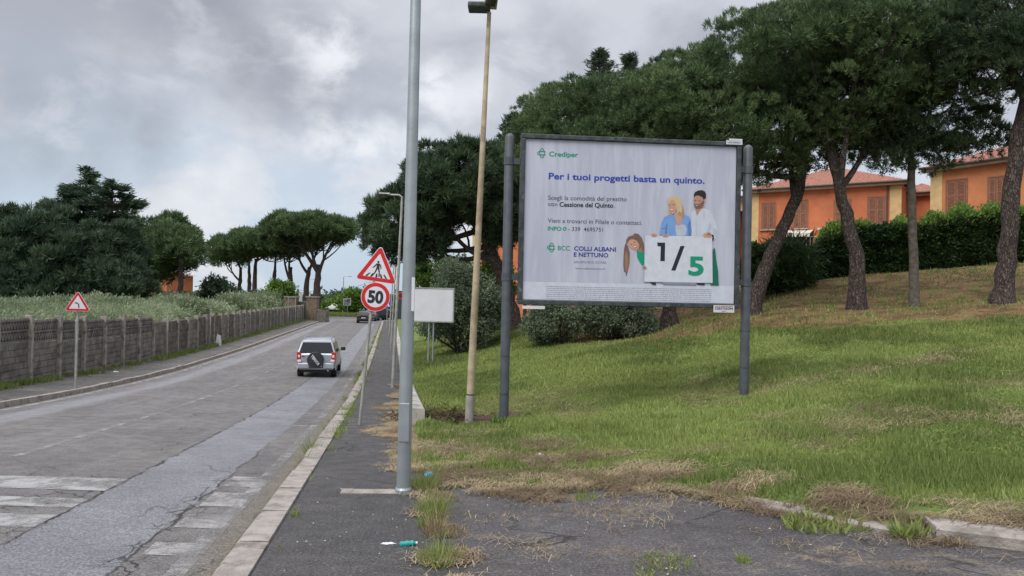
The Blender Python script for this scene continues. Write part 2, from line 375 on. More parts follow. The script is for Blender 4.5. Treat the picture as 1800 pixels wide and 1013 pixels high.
# ---------------------------------------------------------------- ground sheet
def lines(segs):
    o = []
    for a, b, st in segs: o += list(np.arange(a, b-1e-6, st))
    return np.array(o+[segs[-1][1]])
tl = np.r_[lines([(-1500, -100, 200), (-100, -20, 10), (-20, -10.3, 1.2)]), [-10.02, -9.98, -5, 0, 1.5, 1.59, 1.61], lines([(1.68, 16, .11), (16, 40, .6), (40, 120, 8), (120, 1500, 200)])]
Yl = lines([(-60, 0, 10), (0, 4, 1), (4, 12, .11), (12, 26, .2), (26, 50, .6), (50, 125, 2), (125, 300, 20), (300, 2500, 220)])
TT, YY = np.meshgrid(tl, Yl); XX = tX(TT, YY); ZZ = Tz(XX, YY)
nx, ny = len(tl), len(Yl); idx = np.arange(nx*ny).reshape(ny, nx)
F = np.stack([idx[:-1, :-1], idx[:-1, 1:], idx[1:, 1:], idx[1:, :-1]], -1).reshape(-1, 4)
me = npmesh('ground', np.stack([XX, YY, ZZ], -1).reshape(-1, 3), F, {'dry': dry(XX, YY).ravel(), 'bank': bank(XX, YY).ravel()})
def groundmat():
    m = bpy.data.materials.new('grass_soil'); m.use_nodes = True; t = NT(m.node_tree); b = m.node_tree.nodes['Principled BSDF']
    tc = t.new('ShaderNodeTexCoord').outputs['Object']
    g = t.mix(t.step(t.noise(tc, 1.3, 6, .6), .35, .65), (.10, .145, .042), (.175, .23, .065))
    g = t.mix(t.step(t.noise(tc, 14, 5, .7), .45, .75, 0, .6), g, (.05, .06, .02))
    g = t.mix(t.step(t.noise(tc, .6, 7, .7), .56, .72, 0, .35), g, (.20, .19, .08))
    d = t.mix(t.step(t.noise(tc, 9, 6, .65), .35, .65), (.105, .075, .05), (.29, .22, .14))
    s = t.mix(t.step(t.noise(tc, 1.1, 7, .7), .38, .62), (.11, .07, .038), (.24, .155, .08))
    s = t.mix(t.step(t.noise(tc, 6, 7, .7), .5, .75, 0, .75), s, (.065, .045, .025))
    s = t.mix(t.step(t.noise(tc, .9, 5, .7, .5), .58, .68, 0, .5), s, (.08, .10, .035))
    c = t.mix(t.attr('dry'), g, d); c = t.mix(t.attr('bank'), c, s)
    t.l.new(c, b.inputs['Base Color']); b.inputs['Roughness'].default_value = 1; b.inputs['Specular IOR Level'].default_value = .1
    bp = t.new('ShaderNodeBump'); bp.inputs['Strength'].default_value = .9; bp.inputs['Distance'].default_value = .05
    t.l.new(t.noise(tc, 12, 8, .75), bp.inputs['Height']); t.l.new(bp.outputs[0], b.inputs['Normal'])
    return m
M['ground'] = groundmat()
tag(link('ground', me, M['ground'], smooth=True), kind='structure')

def sheet(name, t0, t1, nt_, Y0, Y1, dY, zf, mat):
    tt, yy = np.meshgrid(np.linspace(t0, t1, nt_), np.arange(Y0, Y1+1e-6, dY)); X = tX(tt, yy)
    n_, k = tt.shape; ix = np.arange(n_*k).reshape(n_, k)
    F = np.stack([ix[:-1, :-1], ix[:-1, 1:], ix[1:, 1:], ix[1:, :-1]], -1).reshape(-1, 4)
    me = npmesh(name, np.stack([X, yy, zf(X, yy)], -1).reshape(-1, 3), F, uv=np.stack([tt, yy], -1).reshape(-1, 2))
    return tag(link(name, me, mat, smooth=True), kind='structure')
# ---------------------------------------------------------------- asphalt materials
def asphalt(name, lo, hi, road=False, straw=False):
    m = bpy.data.materials.new(name); m.use_nodes = True; t = NT(m.node_tree); b = m.node_tree.nodes['Principled BSDF']
    uv = t.new('ShaderNodeUVMap').outputs[0]; sp = t.new('ShaderNodeSeparateXYZ'); t.l.new(uv, sp.inputs[0]); u, v = sp.outputs[0], sp.outputs[1]
    big = t.noise(uv, .55, 6, .6, .3); med = t.noise(uv, 3.5, 6, .6); fine = t.noise(uv, 90, 3, .8); fine2 = t.noise(uv, 30, 4, .8)
    c = t.mix(t.step(big, .3, .7), lo, hi)
    c = t.mix(t.step(med, .35, .7, 0, .35), c, tuple(q*.62 for q in lo))
    rough = .85
    if road:
        # long streaks made by tyres and run-off
        cs = t.new('ShaderNodeCombineXYZ'); t.put(cs.inputs[0], t.m('MULTIPLY', u, 2.6)); t.put(cs.inputs[1], t.m('MULTIPLY', v, .13))
        st = t.noise(cs.outputs[0], 1.0, 6, .6)
        wob = t.m('MULTIPLY', t.m('SUBTRACT', t.noise(uv, .9, 7, .65), .5), .5)
        uw = t.m('ADD', u, wob)
        uw2 = t.m('ADD', u, t.m('MULTIPLY', t.m('SUBTRACT', t.noise(uv, 2.2, 7, .7), .5), .28))
        # pale worn wheel tracks
        tr = t.m('MAXIMUM', t.band(uw, -6.9, -6.1, .25), t.m('MULTIPLY', t.band(uw, -4.7, -4.4, .3), .35))
        c = t.mix(t.m('MULTIPLY', tr, t.step(st, .3, .65, .25, .8)), c, (.235, .237, .255))
        c = t.mix(t.step(st, .52, .72, 0, .35), c, (.20, .19, .185))
        # smooth repair strip, bluish and paler
        strip = t.band(uw2, -1.85, -.78, .03)
        stripc = t.mix(t.step(t.noise(uv, .8, 6, .6), .3, .7), (.145, .145, .155), (.20, .20, .212))
        c = t.mix(strip, c, stripc)
        # cracks: edges of the repair strip, and crazed plate left of it
        vo = t.new('ShaderNodeTexVoronoi', feature='DISTANCE_TO_EDGE'); 
        wv2 = t.vm('ADD', uv, t.vm('MULTIPLY', t.noisec(uv, 3.0, 5), (.35, .35, .35)).outputs[0]).outputs[0]
        t.l.new(wv2, vo.inputs['Vector']); vo.inputs['Scale'].default_value = 2.6
        ck = t.step(vo.outputs['Distance'], .008, .03, 1.0, 0.0)
        zone = t.m('MULTIPLY', t.band(u, -4.2, -1.85, .35), t.m('MULTIPLY', t.step(v, 9.6, 8.2, 0.0, 1.0) if False else t.step(v, 8.2, 9.8, 1.0, 0.0), 1.0))
        zone = t.m('MAXIMUM', zone, t.m('MULTIPLY', t.band(u, -.95, -.6, .06), t.step(v, 7.5, 11, 1.0, .3)))
        zone = t.m('MULTIPLY', zone, t.step(t.noise(uv, 1.2, 4), .38, .52))
        ed = t.m('MAXIMUM', t.band(uw2, -1.875, -1.84, .012), t.m('MULTIPLY', t.band(uw2, -.79, -.76, .012), t.step(v, 9, 14, 1.0, .2)))
        ed = t.m('MULTIPLY', ed, t.step(t.noise(uv, 1.7, 5, .6), .38, .55))
        ck2 = t.m('MAXIMUM', t.m('MULTIPLY', ck, zone), ed)
        # sparse transverse cracks everywhere
        vo2 = t.new('ShaderNodeTexVoronoi', feature='DISTANCE_TO_EDGE'); t.l.new(wv2, vo2.inputs['Vector']); vo2.inputs['Scale'].default_value = .5
        ck3 = t.m('MULTIPLY', t.step(vo2.outputs['Distance'], .002, .008, 1.0, 0.0), t.step(t.noise(uv, .7, 3), .5, .6, 0, .6))
        ck2 = t.m('MAXIMUM', ck2, ck3)
        # dirt along both kerbs
        dirt = t.m('MAXIMUM', t.step(uw2, -.42, -.08, 0, .85), t.step(uw2, -7.7, -7.35, .7, 0.0))
        c = t.mix(dirt, c, (.145, .125, .095))
        gut = t.m('MULTIPLY', t.step(uw2, -.12, -.02), .75); c = t.mix(gut, c, (.05, .045, .03))
    else:
        vo2 = t.new('ShaderNodeTexVoronoi', feature='DISTANCE_TO_EDGE')
        wv2 = t.vm('ADD', uv, t.vm('MULTIPLY', t.noisec(uv, 2.0, 5), (.5, .5, .5)).outputs[0]).outputs[0]
        t.l.new(wv2, vo2.inputs['Vector']); vo2.inputs['Scale'].default_value = .45
        ck2 = t.m('MULTIPLY', t.step(vo2.outputs['Distance'], .003, .012, 1.0, 0.0), t.step(t.noise(uv, .7, 3), .48, .58, 0, .8))
        if straw:
            sn = t.step(t.noise(uv, 1.1, 8, .72, .4), .54, .68)
            c = t.mix(t.m('MULTIPLY', sn, .7), c, (.22, .17, .115))
            c = t.mix(t.step(t.noise(uv, .35, 4), .55, .7, 0, .5), c, (.16, .15, .14))
    c = t.mix(ck2, c, (.018, .016, .015))
    sp2 = t.m('MULTIPLY', t.m('MULTIPLY', t.step(fine, .3, .7, .5, 1.5), t.step(t.noise(uv, 42, 3, .8), .35, .65, .55, 1.5)), t.step(t.noise(uv, 14, 5, .75), .32, .68, .78, 1.22)); vz = t.new('ShaderNodeCombineXYZ'); [t.l.new(sp2, vz.inputs[i]) for i in range(3)]
    c = t.mix(1.0, c, vz.outputs[0], 'MULTIPLY')
    c = t.mix(t.step(fine2, .58, .64, 0, .4), c, (.32, .30, .285)); c = t.mix(t.step(fine2, .42, .34, 0, .6), c, (.02, .019, .018))
    c = t.mix(t.step(t.noise(uv, 7, 7, .75, .5), .5, .72, 0, .45), c, tuple(q*.5 for q in lo))
    t.l.new(c, b.inputs['Base Color'])
    rr = t.step(med, .3, .7, .62, .9)
    if road: rr = t.m('SUBTRACT', rr, t.m('MULTIPLY', strip, .22))
    t.l.new(rr, b.inputs['Roughness']); b.inputs['Specular IOR Level'].default_value = .4
    bp = t.new('ShaderNodeBump'); bp.inputs['Strength'].default_value = .55; bp.inputs['Distance'].default_value = .012
    h = t.m('SUBTRACT', t.m('ADD', fine, t.m('MULTIPLY', fine2, .6)), t.m('MULTIPLY', ck2, 2.0)); t.l.new(h, bp.inputs['Height']); t.l.new(bp.outputs[0], b.inputs['Normal'])
    return m
M['road'] = asphalt('road_asphalt', (.115, .108, .105), (.17, .158, .152), road=True)
M['pave'] = asphalt('pavement_asphalt', (.050, .047, .048), (.075, .069, .068), straw=False)
M['pave_l'] = asphalt('far_pavement_asphalt', (.075, .07, .065), (.12, .11, .10), straw=True)
M['drive'] = asphalt('driveway_asphalt', (.055, .050, .051), (.092, .084, .085), straw=True)
sheet('road', -7.72, 0.0, 30, -6, 98, .5, lambda X, Y: zr(Y)+.045*np.sin((Xt(X, Y)+7.7)/7.7*math.pi), M['road'])
sheet('pavement', .26, 1.58, 10, -6, 97, .5, lambda X, Y: zr(Y)+.118+.008*np.sin(X*3+Y*.7), M['pave'])
sheet('far_side_pavement', -9.95, -7.9, 12, -6, 96, .5, lambda X, Y: zr(Y)+.12+.02*np.sin(X*2+Y*.5), M['pave_l'])
# crossing road at the far end
xs = np.linspace(-60, 70, 60); ys = np.linspace(98, 115, 12); A, B = np.meshgrid(xs, ys); ix = np.arange(A.size).reshape(A.shape)
F = np.stack([ix[:-1, :-1], ix[:-1, 1:], ix[1:, 1:], ix[1:, :-1]], -1).reshape(-1, 4)
tag(link('crossing_road', npmesh('crossing_road', np.stack([A, B, zr(B)+.0], -1).reshape(-1, 3), F, uv=np.stack([A, B], -1).reshape(-1, 2)), mk('far_asphalt', (.2, .195, .19), .9, var=.2, scale=.5)), kind='structure')
# driveway: sheet between the bottom of the picture and the ragged grass edge
tt = np.r_[np.arange(1.585, 9, .06), np.arange(9, 30, .5)]; rows = 40
yb = Yb(tt); Y0 = np.full_like(tt, -5.0)
s_ = np.linspace(0, 1, rows)**.8
YYd = Y0[:, None]+(yb-Y0)[:, None]*s_[None]; TTd = np.repeat(tt[:, None], rows, 1); XXd = tX(TTd, YYd)
ix = np.arange(len(tt)*rows).reshape(len(tt), rows)
F = np.stack([ix[:-1, :-1], ix[1:, :-1], ix[1:, 1:], ix[:-1, 1:]], -1).reshape(-1, 4)
tag(link('driveway', npmesh('driveway', np.stack([XXd, YYd, Dz(XXd, YYd)+.01*np.sin(XXd*1.3)*np.sin(YYd)], -1).reshape(-1, 3), F, uv=np.stack([TTd, YYd], -1).reshape(-1, 2)), M['drive'], smooth=True), kind='structure')

# kerbs: individual stones in one strip
def kerb_strip(name, t0, t1, Y0, Y1, top, mat, ln=1.0):
    mb = MB(); Y = Y0
    while Y < Y1:
        L = ln*random.uniform(.85, 1.15); a = Y+.012; b = Y+L-.012; dz = random.uniform(-.012, .012); dx = random.uniform(-.012, .012)
        vs = []
        for yy in (a, (a+b)/2, b):
            zz_ = float(zr(yy)); jt = random.uniform(-.006, .006)
            vs += [(tX(t0+dx+jt, yy), yy, zz_-.25), (tX(t0+dx+jt, yy), yy, zz_+top-.03+dz), (tX(t0+dx+.03, yy), yy, zz_+top+dz+jt), (tX(t1-.02, yy), yy, zz_+top+dz), (tX(t1, yy), yy, zz_-.25)]
        fs = []
        for k in (0, 5):
            for j in range(4): fs.append((k+j, k+j+1, k+j+6, k+j+5))
        fs += [(0, 1, 2, 3, 4), (14, 13, 12, 11, 10)]
        mb.add(vs, fs); Y += L
    return tag(mb.build(name, mat), kind='structure')
kerb_strip('kerb', 0.0, .27, 1, 97, .135, M['kerb'])
kerb_strip('far_side_kerb', -7.92, -7.72, 5, 96, .13, M['kerb'])
# kerb of the driveway on the right
mb = MB(); ta = KT-.1; 
while ta < 12:
    L = random.uniform(.8, 1.05); tb = ta+L; pts = []
    for q in (ta+.01, tb-.01):
        yq = float(Yb(q)); x = float(tX(q, yq)); zq = float(Dz(x, yq)); pts.append((x, yq, zq))
    (x0, y0, z0), (x1, y1, z1) = pts; dz = random.uniform(-.01, .01)
    rise = float(.145*sst(ta, KT-.8, KT+1.4)); 
    vs = []
    for (x, y, z_) in pts: vs += [(x, y-.03, z_-.2), (x, y-.03, z_+rise-.02+dz), (x+.01, y, z_+rise+dz), (x+.04, y+.2, z_+rise+.01+dz), (x+.04, y+.2, z_-.2)]
    mb.add(vs, [(j, j+1, j+6, j+5) for j in range(4)]+[(0, 1, 2, 3, 4), (9, 8, 7, 6, 5)]); ta = tb
tag(mb.build('driveway_kerb', M['kerb']), kind='structure')

# ---------------------------------------------------------------- road markings (thin sheets, worn)
def wornmat(name, c, wear, sx=1.0):
    m = bpy.data.materials.new(name); m.use_nodes = True; t = NT(m.node_tree); b = m.node_tree.nodes['Principled BSDF']
    tc = t.new('ShaderNodeTexCoord').outputs['Object']
    t.l.new(t.mix(t.step(t.noise(tc, 25, 5, .7), .3, .7), tuple(q*.75 for q in c), c), b.inputs['Base Color']); b.inputs['Roughness'].default_value = .8
    n = t.m('ADD', t.m('MULTIPLY', t.noise(tc, 2.2*sx, 8, .75, .4), .7), t.m('MULTIPLY', t.noise(tc, 60, 3, .8), .3))
    tr = t.new('ShaderNodeBsdfTransparent'); ms = t.new('ShaderNodeMixShader')
    t.l.new(t.step(n, wear-.10, wear+.12), ms.inputs[0]); t.l.new(b.outputs[0], ms.inputs[1]); t.l.new(tr.outputs[0], ms.inputs[2])
    t.l.new(ms.outputs[0], m.node_tree.nodes['Material Output'].inputs[0]); return m
M['mark'] = wornmat('worn_white_marking', (.34, .33, .325), .505)
M['mark_c'] = wornmat('faint_marking', (.33, .32, .31), .46)
M['mark_s'] = wornmat('strong_marking', (.36, .355, .35), .51)
def rz(X, Y): return zr(Y)+.045*np.sin((Xt(X, Y)+7.7)/7.7*math.pi)
def marksheet(name, quads, mat, dz=.005):
    mb = MB()
    for (ta, tb, Ya, Yb_) in quads:
        nY = max(2, int((Yb_-Ya)/.5)+1); nT = max(2, int((tb-ta)/.3)+1)
        tt, yy = np.meshgrid(np.linspace(ta, tb, nT), np.linspace(Ya, Yb_, nY)); X = tX(tt, yy); Z = rz(X, yy)+dz
        ix = np.arange(tt.size).reshape(tt.shape)
        mb.add(list(zip(X.ravel(), yy.ravel(), Z.ravel())), [tuple(map(int, (ix[i, j], ix[i, j+1], ix[i+1, j+1], ix[i+1, j]))) for i in range(nY-1) for j in range(nT-1)])
    return tag(mb.build(name, mat, fixn=False), kind='structure')
def rowY(px, py): 
    p = hit(px, py, rz); return p[1], float(Xt(p[0], p[1]))
bars = []
for (px, pa, pb) in [(440, 858, 840), (405, 893, 868), (375, 931, 906), (328, 979, 957)]:
    bars.append((-.72, -.30, rowY(px, pa)[0], rowY(px, pb)[0]))
marksheet('crossing_bars', bars, M['mark'])
lb = []
for (px, pa, pb, te) in [(120, 862, 840, 250), (80, 892, 876, 185), (80, 930, 906, 160), (30, 985, 962, 95)]:
    lb.append((-5.2, min(-1.87, rowY(te, (pa+pb)/2)[1]), rowY(px, pa)[0], rowY(px, pb)[0]))
marksheet('crossing_bars_opposite', lb, M['mark_s'])
marksheet('centre_line', [(-3.95, -3.83, 10.0, 95)], M['mark_c'])
marksheet('edge_line', [(-.40, -.26, 3, 95)], M['mark_c'])
marksheet('far_edge_line', [(-7.52, -7.38, 5, 95)], M['mark_s'])
marksheet('stop_tick', [(-1.0, -.45, 14.6, 14.75)], M['mark_s'], .0045)

# ---------------------------------------------------------------- low concrete retaining wall beside pavement
root = empty('retaining_wall', (tX(1.6, 14.3), 14.3, float(zr(14.3))), 'low pale concrete retaining wall running along the right edge of the pavement', 'wall')
mb = MB(); Ys = list(np.arange(14.3, 96, 1.5)); vs = []
for yy in Ys:
    h = .44 if yy < 60 else .42
    z0 = float(zr(yy)); vs += [(tX(1.585, yy), yy, z0-.3), (tX(1.585, yy), yy, z0+h-.02), (tX(1.605, yy), yy, z0+h), (tX(1.83, yy), yy, z0+h), (tX(1.85, yy), yy, z0+h-.02), (tX(1.85, yy), yy, z0-.3)]
fs = []
for i in range(len(Ys)-1):
    for j in range(5): fs.append((i*6+j, i*6+j+1, i*6+j+7, i*6+j+6))
fs += [(0, 1, 2, 3, 4, 5), tuple(reversed(range(len(vs)-6, len(vs))))]
rl = np.array(root.location); mb.add([tuple(np.array(v)-rl) for v in vs], fs); mb.build('wall_body', M['concrete'], root)

# ================================================================ foliage engine
def blades(C, D, n, ln, wd, spread=.9, tint=None, jit=0.0, broad=False):
    """C clump centres (N,3); D clump directions (N,3); n blades per clump"""
    N = len(C); C = np.repeat(C, n, 0); D = np.repeat(D, n, 0); K = len(C)
    r = rng.normal(size=(K, 3)); r /= np.linalg.norm(r, axis=1)[:, None]
    d = D+r*spread; d /= np.linalg.norm(d, axis=1)[:, None]+1e-9
    s = np.cross(d, rng.normal(size=(K, 3))); s /= np.linalg.norm(s, axis=1)[:, None]+1e-9
    L = ln*rng.uniform(.6, 1.2, K)[:, None]; W = wd*rng.uniform(.7, 1.2, K)[:, None]
    B = C+rng.normal(size=(K, 3))*jit
    if tint is None: tint = rng.random(N)
    tn = np.clip(np.repeat(tint, n)+rng.normal(size=K)*.12, 0, 1)
    if broad:
        V = np.stack([B, B+d*L*.5+s*W*.5, B+d*L, B+d*L*.5-s*W*.5], 1).reshape(-1, 3); F = np.arange(K*4).reshape(-1, 4); tn = np.repeat(tn, 4)
    else:
        V = np.stack([B-s*W*.5, B+s*W*.5, B+d*L], 1).reshape(-1, 3); F = np.arange(K*3).reshape(-1, 3); tn = np.repeat(tn, 3)
    return V, F, tn
def fmesh(name, parts, mat, root=None, org=None):
    V = []; F = []; T_ = []; o = 0
    k = parts[0][1].shape[1]
    for v, f, t_ in parts:
        V.append(v); F.append(f+o); T_.append(t_); o += len(v)
    V = np.concatenate(V); 
    if org is not None: V = V-np.asarray(org)[None]
    return link(name, npmesh(name, V, np.concatenate(F), {'tint': np.concatenate(T_)}), mat, root)
def sph(N):
    v = rng.normal(size=(N, 3)); return v/np.linalg.norm(v, axis=1)[:, None]
def lobes_pts(lobes, bough_r, dens=1.0, flat=.55, inner=.35):
    """lobes [(c, (a,b,c))] -> bough centres + normals"""
    BC = []; BN = []
    for c, rad in lobes:
        c = np.asarray(c); rad = np.asarray(rad, float); area = 4*math.pi*((rad[0]*rad[1])**1.6/3+(rad[0]*rad[2])**1.6/3+(rad[1]*rad[2])**1.6/3)**(1/1.6)
        n = int(dens*area/(bough_r**2*2.0))+6
        d = sph(n); r = 1-np.abs(rng.normal(size=n))*.13; k = rng.random(n) < inner; r[k] = rng.uniform(.3, .85, k.sum())
        r *= 1+.12*np.sin(d[:, 0]*5+c[0])*np.cos(d[:, 1]*4+c[1])
        p = d*r[:, None]*rad; p[:, 2] = np.where(p[:, 2] < 0, p[:, 2]*flat, p[:, 2])
        nn = d/rad; nn /= np.linalg.norm(nn, axis=1)[:, None]
        ok = np.ones(n, bool)
        for c2, r2 in lobes:
            if c2 is c: continue
            q = (p+c-np.asarray(c2))/np.asarray(r2, float); ok &= ~((np.linalg.norm(q, axis=1) < .55) & (rng.random(n) < .75))
        BC.append((p+c)[ok]); BN.append(nn[ok])
    return np.concatenate(BC), np.concatenate(BN)
def pine_crown(name, lobes, mat, root, org, bough_r=.6, clumps=26, nb=12, ln=.22, wd=.035, dens=1.0, flat=.55, sparse=None, inner=.35):
    BC, BN = lobes_pts(lobes, bough_r, dens, flat, inner)
    n = len(BC); br = bough_r*rng.uniform(.6, 1.25, n); bt = np.clip(rng.normal(.45, .22, n), 0, 1)
    c = np.repeat(BC, clumps, 0); bn = np.repeat(BN, clumps, 0); rr = np.repeat(br, clumps)[:, None]
    d = sph(n*clumps)+bn*.5+np.array([0, 0, .55]); d /= np.linalg.norm(d, axis=1)[:, None]
    p = c+d*rr*np.array([1, 1, .62])*rng.uniform(.75, 1.05, (n*clumps, 1))
    tint = np.clip(np.repeat(bt, clumps)+rng.normal(size=n*clumps)*.1, 0, 1)
    D = d*.8+np.array([0, 0, .5])
    pr = [blades(p, D, nb, ln, wd, .75, tint, jit=ln*.25)]
    fmesh(name, pr, mat, root, org)
    return BC
def bez(a, b, k=6, sag=0.0, side=0.0):
    a = np.asarray(a, float); b = np.asarray(b, float); o = []
    sd_ = rng.normal(size=3)*side*np.linalg.norm(b-a)
    for i in range(k+1):
        s = i/k; p = a*(1-s)+b*s; p = p+sd_*math.sin(s*math.pi); p[2] += -sag*math.sin(s*math.pi)*np.linalg.norm(b-a)*1.0; o.append(p)
    return o
def smooth_path(pts, k=6):
    pts = np.array(pts, float); n = len(pts); out_ = []
    for i in range(n-1):
        p0 = pts[max(i-1, 0)]; p1 = pts[i]; p2 = pts[i+1]; p3 = pts[min(i+2, n-1)]
        for j in range(k):
            s = j/k; out_.append(.5*((2*p1)+(-p0+p2)*s+(2*p0-5*p1+4*p2-p3)*s*s+(-p0+3*p1-3*p2+p3)*s**3))
    out_.append(pts[-1]); return np.array(out_)
def pine(label, path, lobes, r0, mat='pine', bough_r=.5, clumps=28, nb=15, ln=.14, wd=.028, dens=1.0, limbs=None, twigs=30, group=None, name='stone_pine', cat='pine tree', flat=.55, bark='bark', inner=.35, sag=.12):
    """path: world points base->top"""
    base = np.array(path[0]); root = empty(name, base, label, cat, group)
    sp = smooth_path(path, 5); n = len(sp)
    rad = np.array([r0*(1.0-.55*(i/(n-1))) for i in range(n)]); rad[0] *= 1.5; rad[1] *= 1.18
    mb = MB(); pts = sp-base; pts[0][2] -= .4
    pts[1:, :2] += rng.normal(size=(n-1, 2))*r0*.08
    mb.tube(pts, rad*rng.uniform(.93, 1.07, n), 12)
    top = sp[-1]
    BC = pine_crown('crown', lobes, M[mat], root, base, bough_r, clumps, nb, ln, wd, dens, flat, inner=inner)
    # main limbs: to the underside of each lobe
    nodes = []
    for li, (c, rd) in enumerate(lobes):
        st = sp[int(n*rng.uniform(.6, .98))-1] if (limbs is None) else sp[int((n-1)*limbs)]
        e = np.array(c)-np.array([0, 0, rd[2]*.15]); pl = bez(st, e, 7, sag*rng.uniform(.4, 1.2), .07)
        rr = np.linspace(r0*.42, r0*.13, 8); mb.tube(np.array(pl)-base, rr, 7); nodes.append((li, pl))
    for i in rng.choice(len(BC), min(twigs, len(BC)), replace=False):
        b = BC[i]; best = min(nodes, key=lambda q: np.linalg.norm(q[1][-1]-b)); st = best[1][int(rng.integers(3, 8))]
        pl = bez(st, b, 5, .08, .08); mb.tube(np.array(pl)-base, np.linspace(r0*.17, r0*.05, 6), 5)
    mb.build('trunk', M[bark], root, smooth=True, fixn=False)
    return root
def L(px, py, rx, ry, Y, dep=None):
    """lobe given by its centre and radii seen in the photo, at distance Y"""
    s = Y/FPX; return (tuple(P(px, py, Y)), (rx*s, (dep if dep else rx*s), ry*s))
def pl(*pts): return [P(*p) for p in pts]
# ================================================================ trees on the right
GN = 'stone pines on the grassy bank'
pine('leaning stone pine just right of the billboard, trunk curving up to the right', pl((1322, 552, 24), (1336, 500, 24), (1360, 435, 24), (1398, 350, 24), (1416, 250, 24), (1405, 170, 24)),
     [L(1230, 190, 120, 85, 24), L(1330, 120, 120, 80, 24, 3), L(1390, 250, 85, 62, 24.3, 1.6), L(1300, 235, 95, 70, 23.5), L(1420, 110, 100, 75, 25, 2.6), L(1345, 285, 62, 46, 24, 1.0)],
     .27, mat='pine', group=GN, twigs=46, dens=1.25, flat=.75)
pine('stone pine with thick dark trunk leaning left, second from the billboard', pl((1505, 543, 23), (1508, 470, 23), (1490, 395, 23), (1467, 290, 23), (1448, 200, 23.3)),
     [L(1420, 85, 120, 75, 23.5, 2.6), L(1520, 95, 105, 80, 23, 2.4), L(1470, 160, 115, 70, 23.4, 2.2), L(1560, 165, 75, 60, 23.2, 1.6), L(1465, 60, 80, 48, 24, 2), L(1490, 222, 85, 36, 23.4, 1.6)],
     .27, group=GN, twigs=50, dens=1.25, flat=.7, mat='pine')
pine('slender straight grey trunked pine between two thicker pines, foliage hanging low', pl((1608, 541, 23.5), (1605, 440, 23.5), (1602, 320, 23.4), (1600, 200, 23.4), (1596, 110, 23.4)),
     [L(1610, 120, 85, 85, 23.6, 1.8), L(1660, 190, 62, 55, 23.4, 1.4), L(1575, 215, 65, 45, 23.4, 1.3), L(1655, 272, 70, 24, 23.2, .8), L(1722, 246, 38, 26, 23, .7), L(1585, 275, 46, 22, 23.2, .6), L(1500, 258, 44, 28, 23.6, .6), L(1650, 225, 75, 45, 23.6, 1.2)],
     .155, group=GN, twigs=40, dens=1.0, flat=.8, bark='bark2', limbs=.75, mat='pine_dark')
pine('tall stone pine at the right edge of the photo with reddish scaly trunk', pl((1762, 533, 21), (1770, 440, 21), (1780, 330, 21), (1797, 210, 21), (1826, 90, 21), (1850, -20, 21)),
     [L(1720, 60, 85, 75, 21.5, 2.0), L(1800, 20, 110, 85, 21, 2.6), L(1760, 130, 95, 62, 21.4, 1.8), L(1880, 110, 110, 80, 21, 2), L(1700, -40, 100, 70, 22, 2.2)],
     .27, group=GN, twigs=60, dens=1.05, flat=.8, mat='pine_dark', inner=.3)
pine('broad bright green stone pine rising behind the top left of the billboard', pl((1178, 566, 28), (1174, 500, 28), (1160, 400, 28), (1140, 300, 28)),
     [L(1000, 215, 85, 58, 28, 3), L(1085, 207, 95, 58, 28, 3.2), L(1185, 150, 65, 42, 27.5, 2.4), L(1170, 210, 90, 75, 27, 3), L(945, 262, 55, 48, 28, 2), L(1040, 280, 130, 62, 27, 3), L(1180, 290, 100, 65, 27, 2.6), L(1215, 150, 60, 45, 28, 2)],
     .3, mat='pine_light', group=GN, twigs=30, dens=1.15, flat=.8)
pine('round crowned stone pine left of the billboard with long bare limb reaching left', pl((907, 580, 32), (893, 520, 32), (873, 465, 32), (856, 425, 32), (850, 390, 32)),
     [L(800, 315, 85, 62, 32, 2.6), L(845, 335, 65, 70, 32, 2.2), L(760, 350, 68, 60, 32, 2.2), L(705, 395, 55, 55, 32, 1.8), L(690, 430, 32, 34, 32, 1), L(880, 300, 40, 45, 33, 1.6), L(745, 425, 42, 35, 32, 1.2), L(890, 390, 45, 50, 32, 1.4)],
     .34, mat='pine_dark', group=GN, twigs=34, dens=1.3, flat=.8, ln=.26, wd=.045)

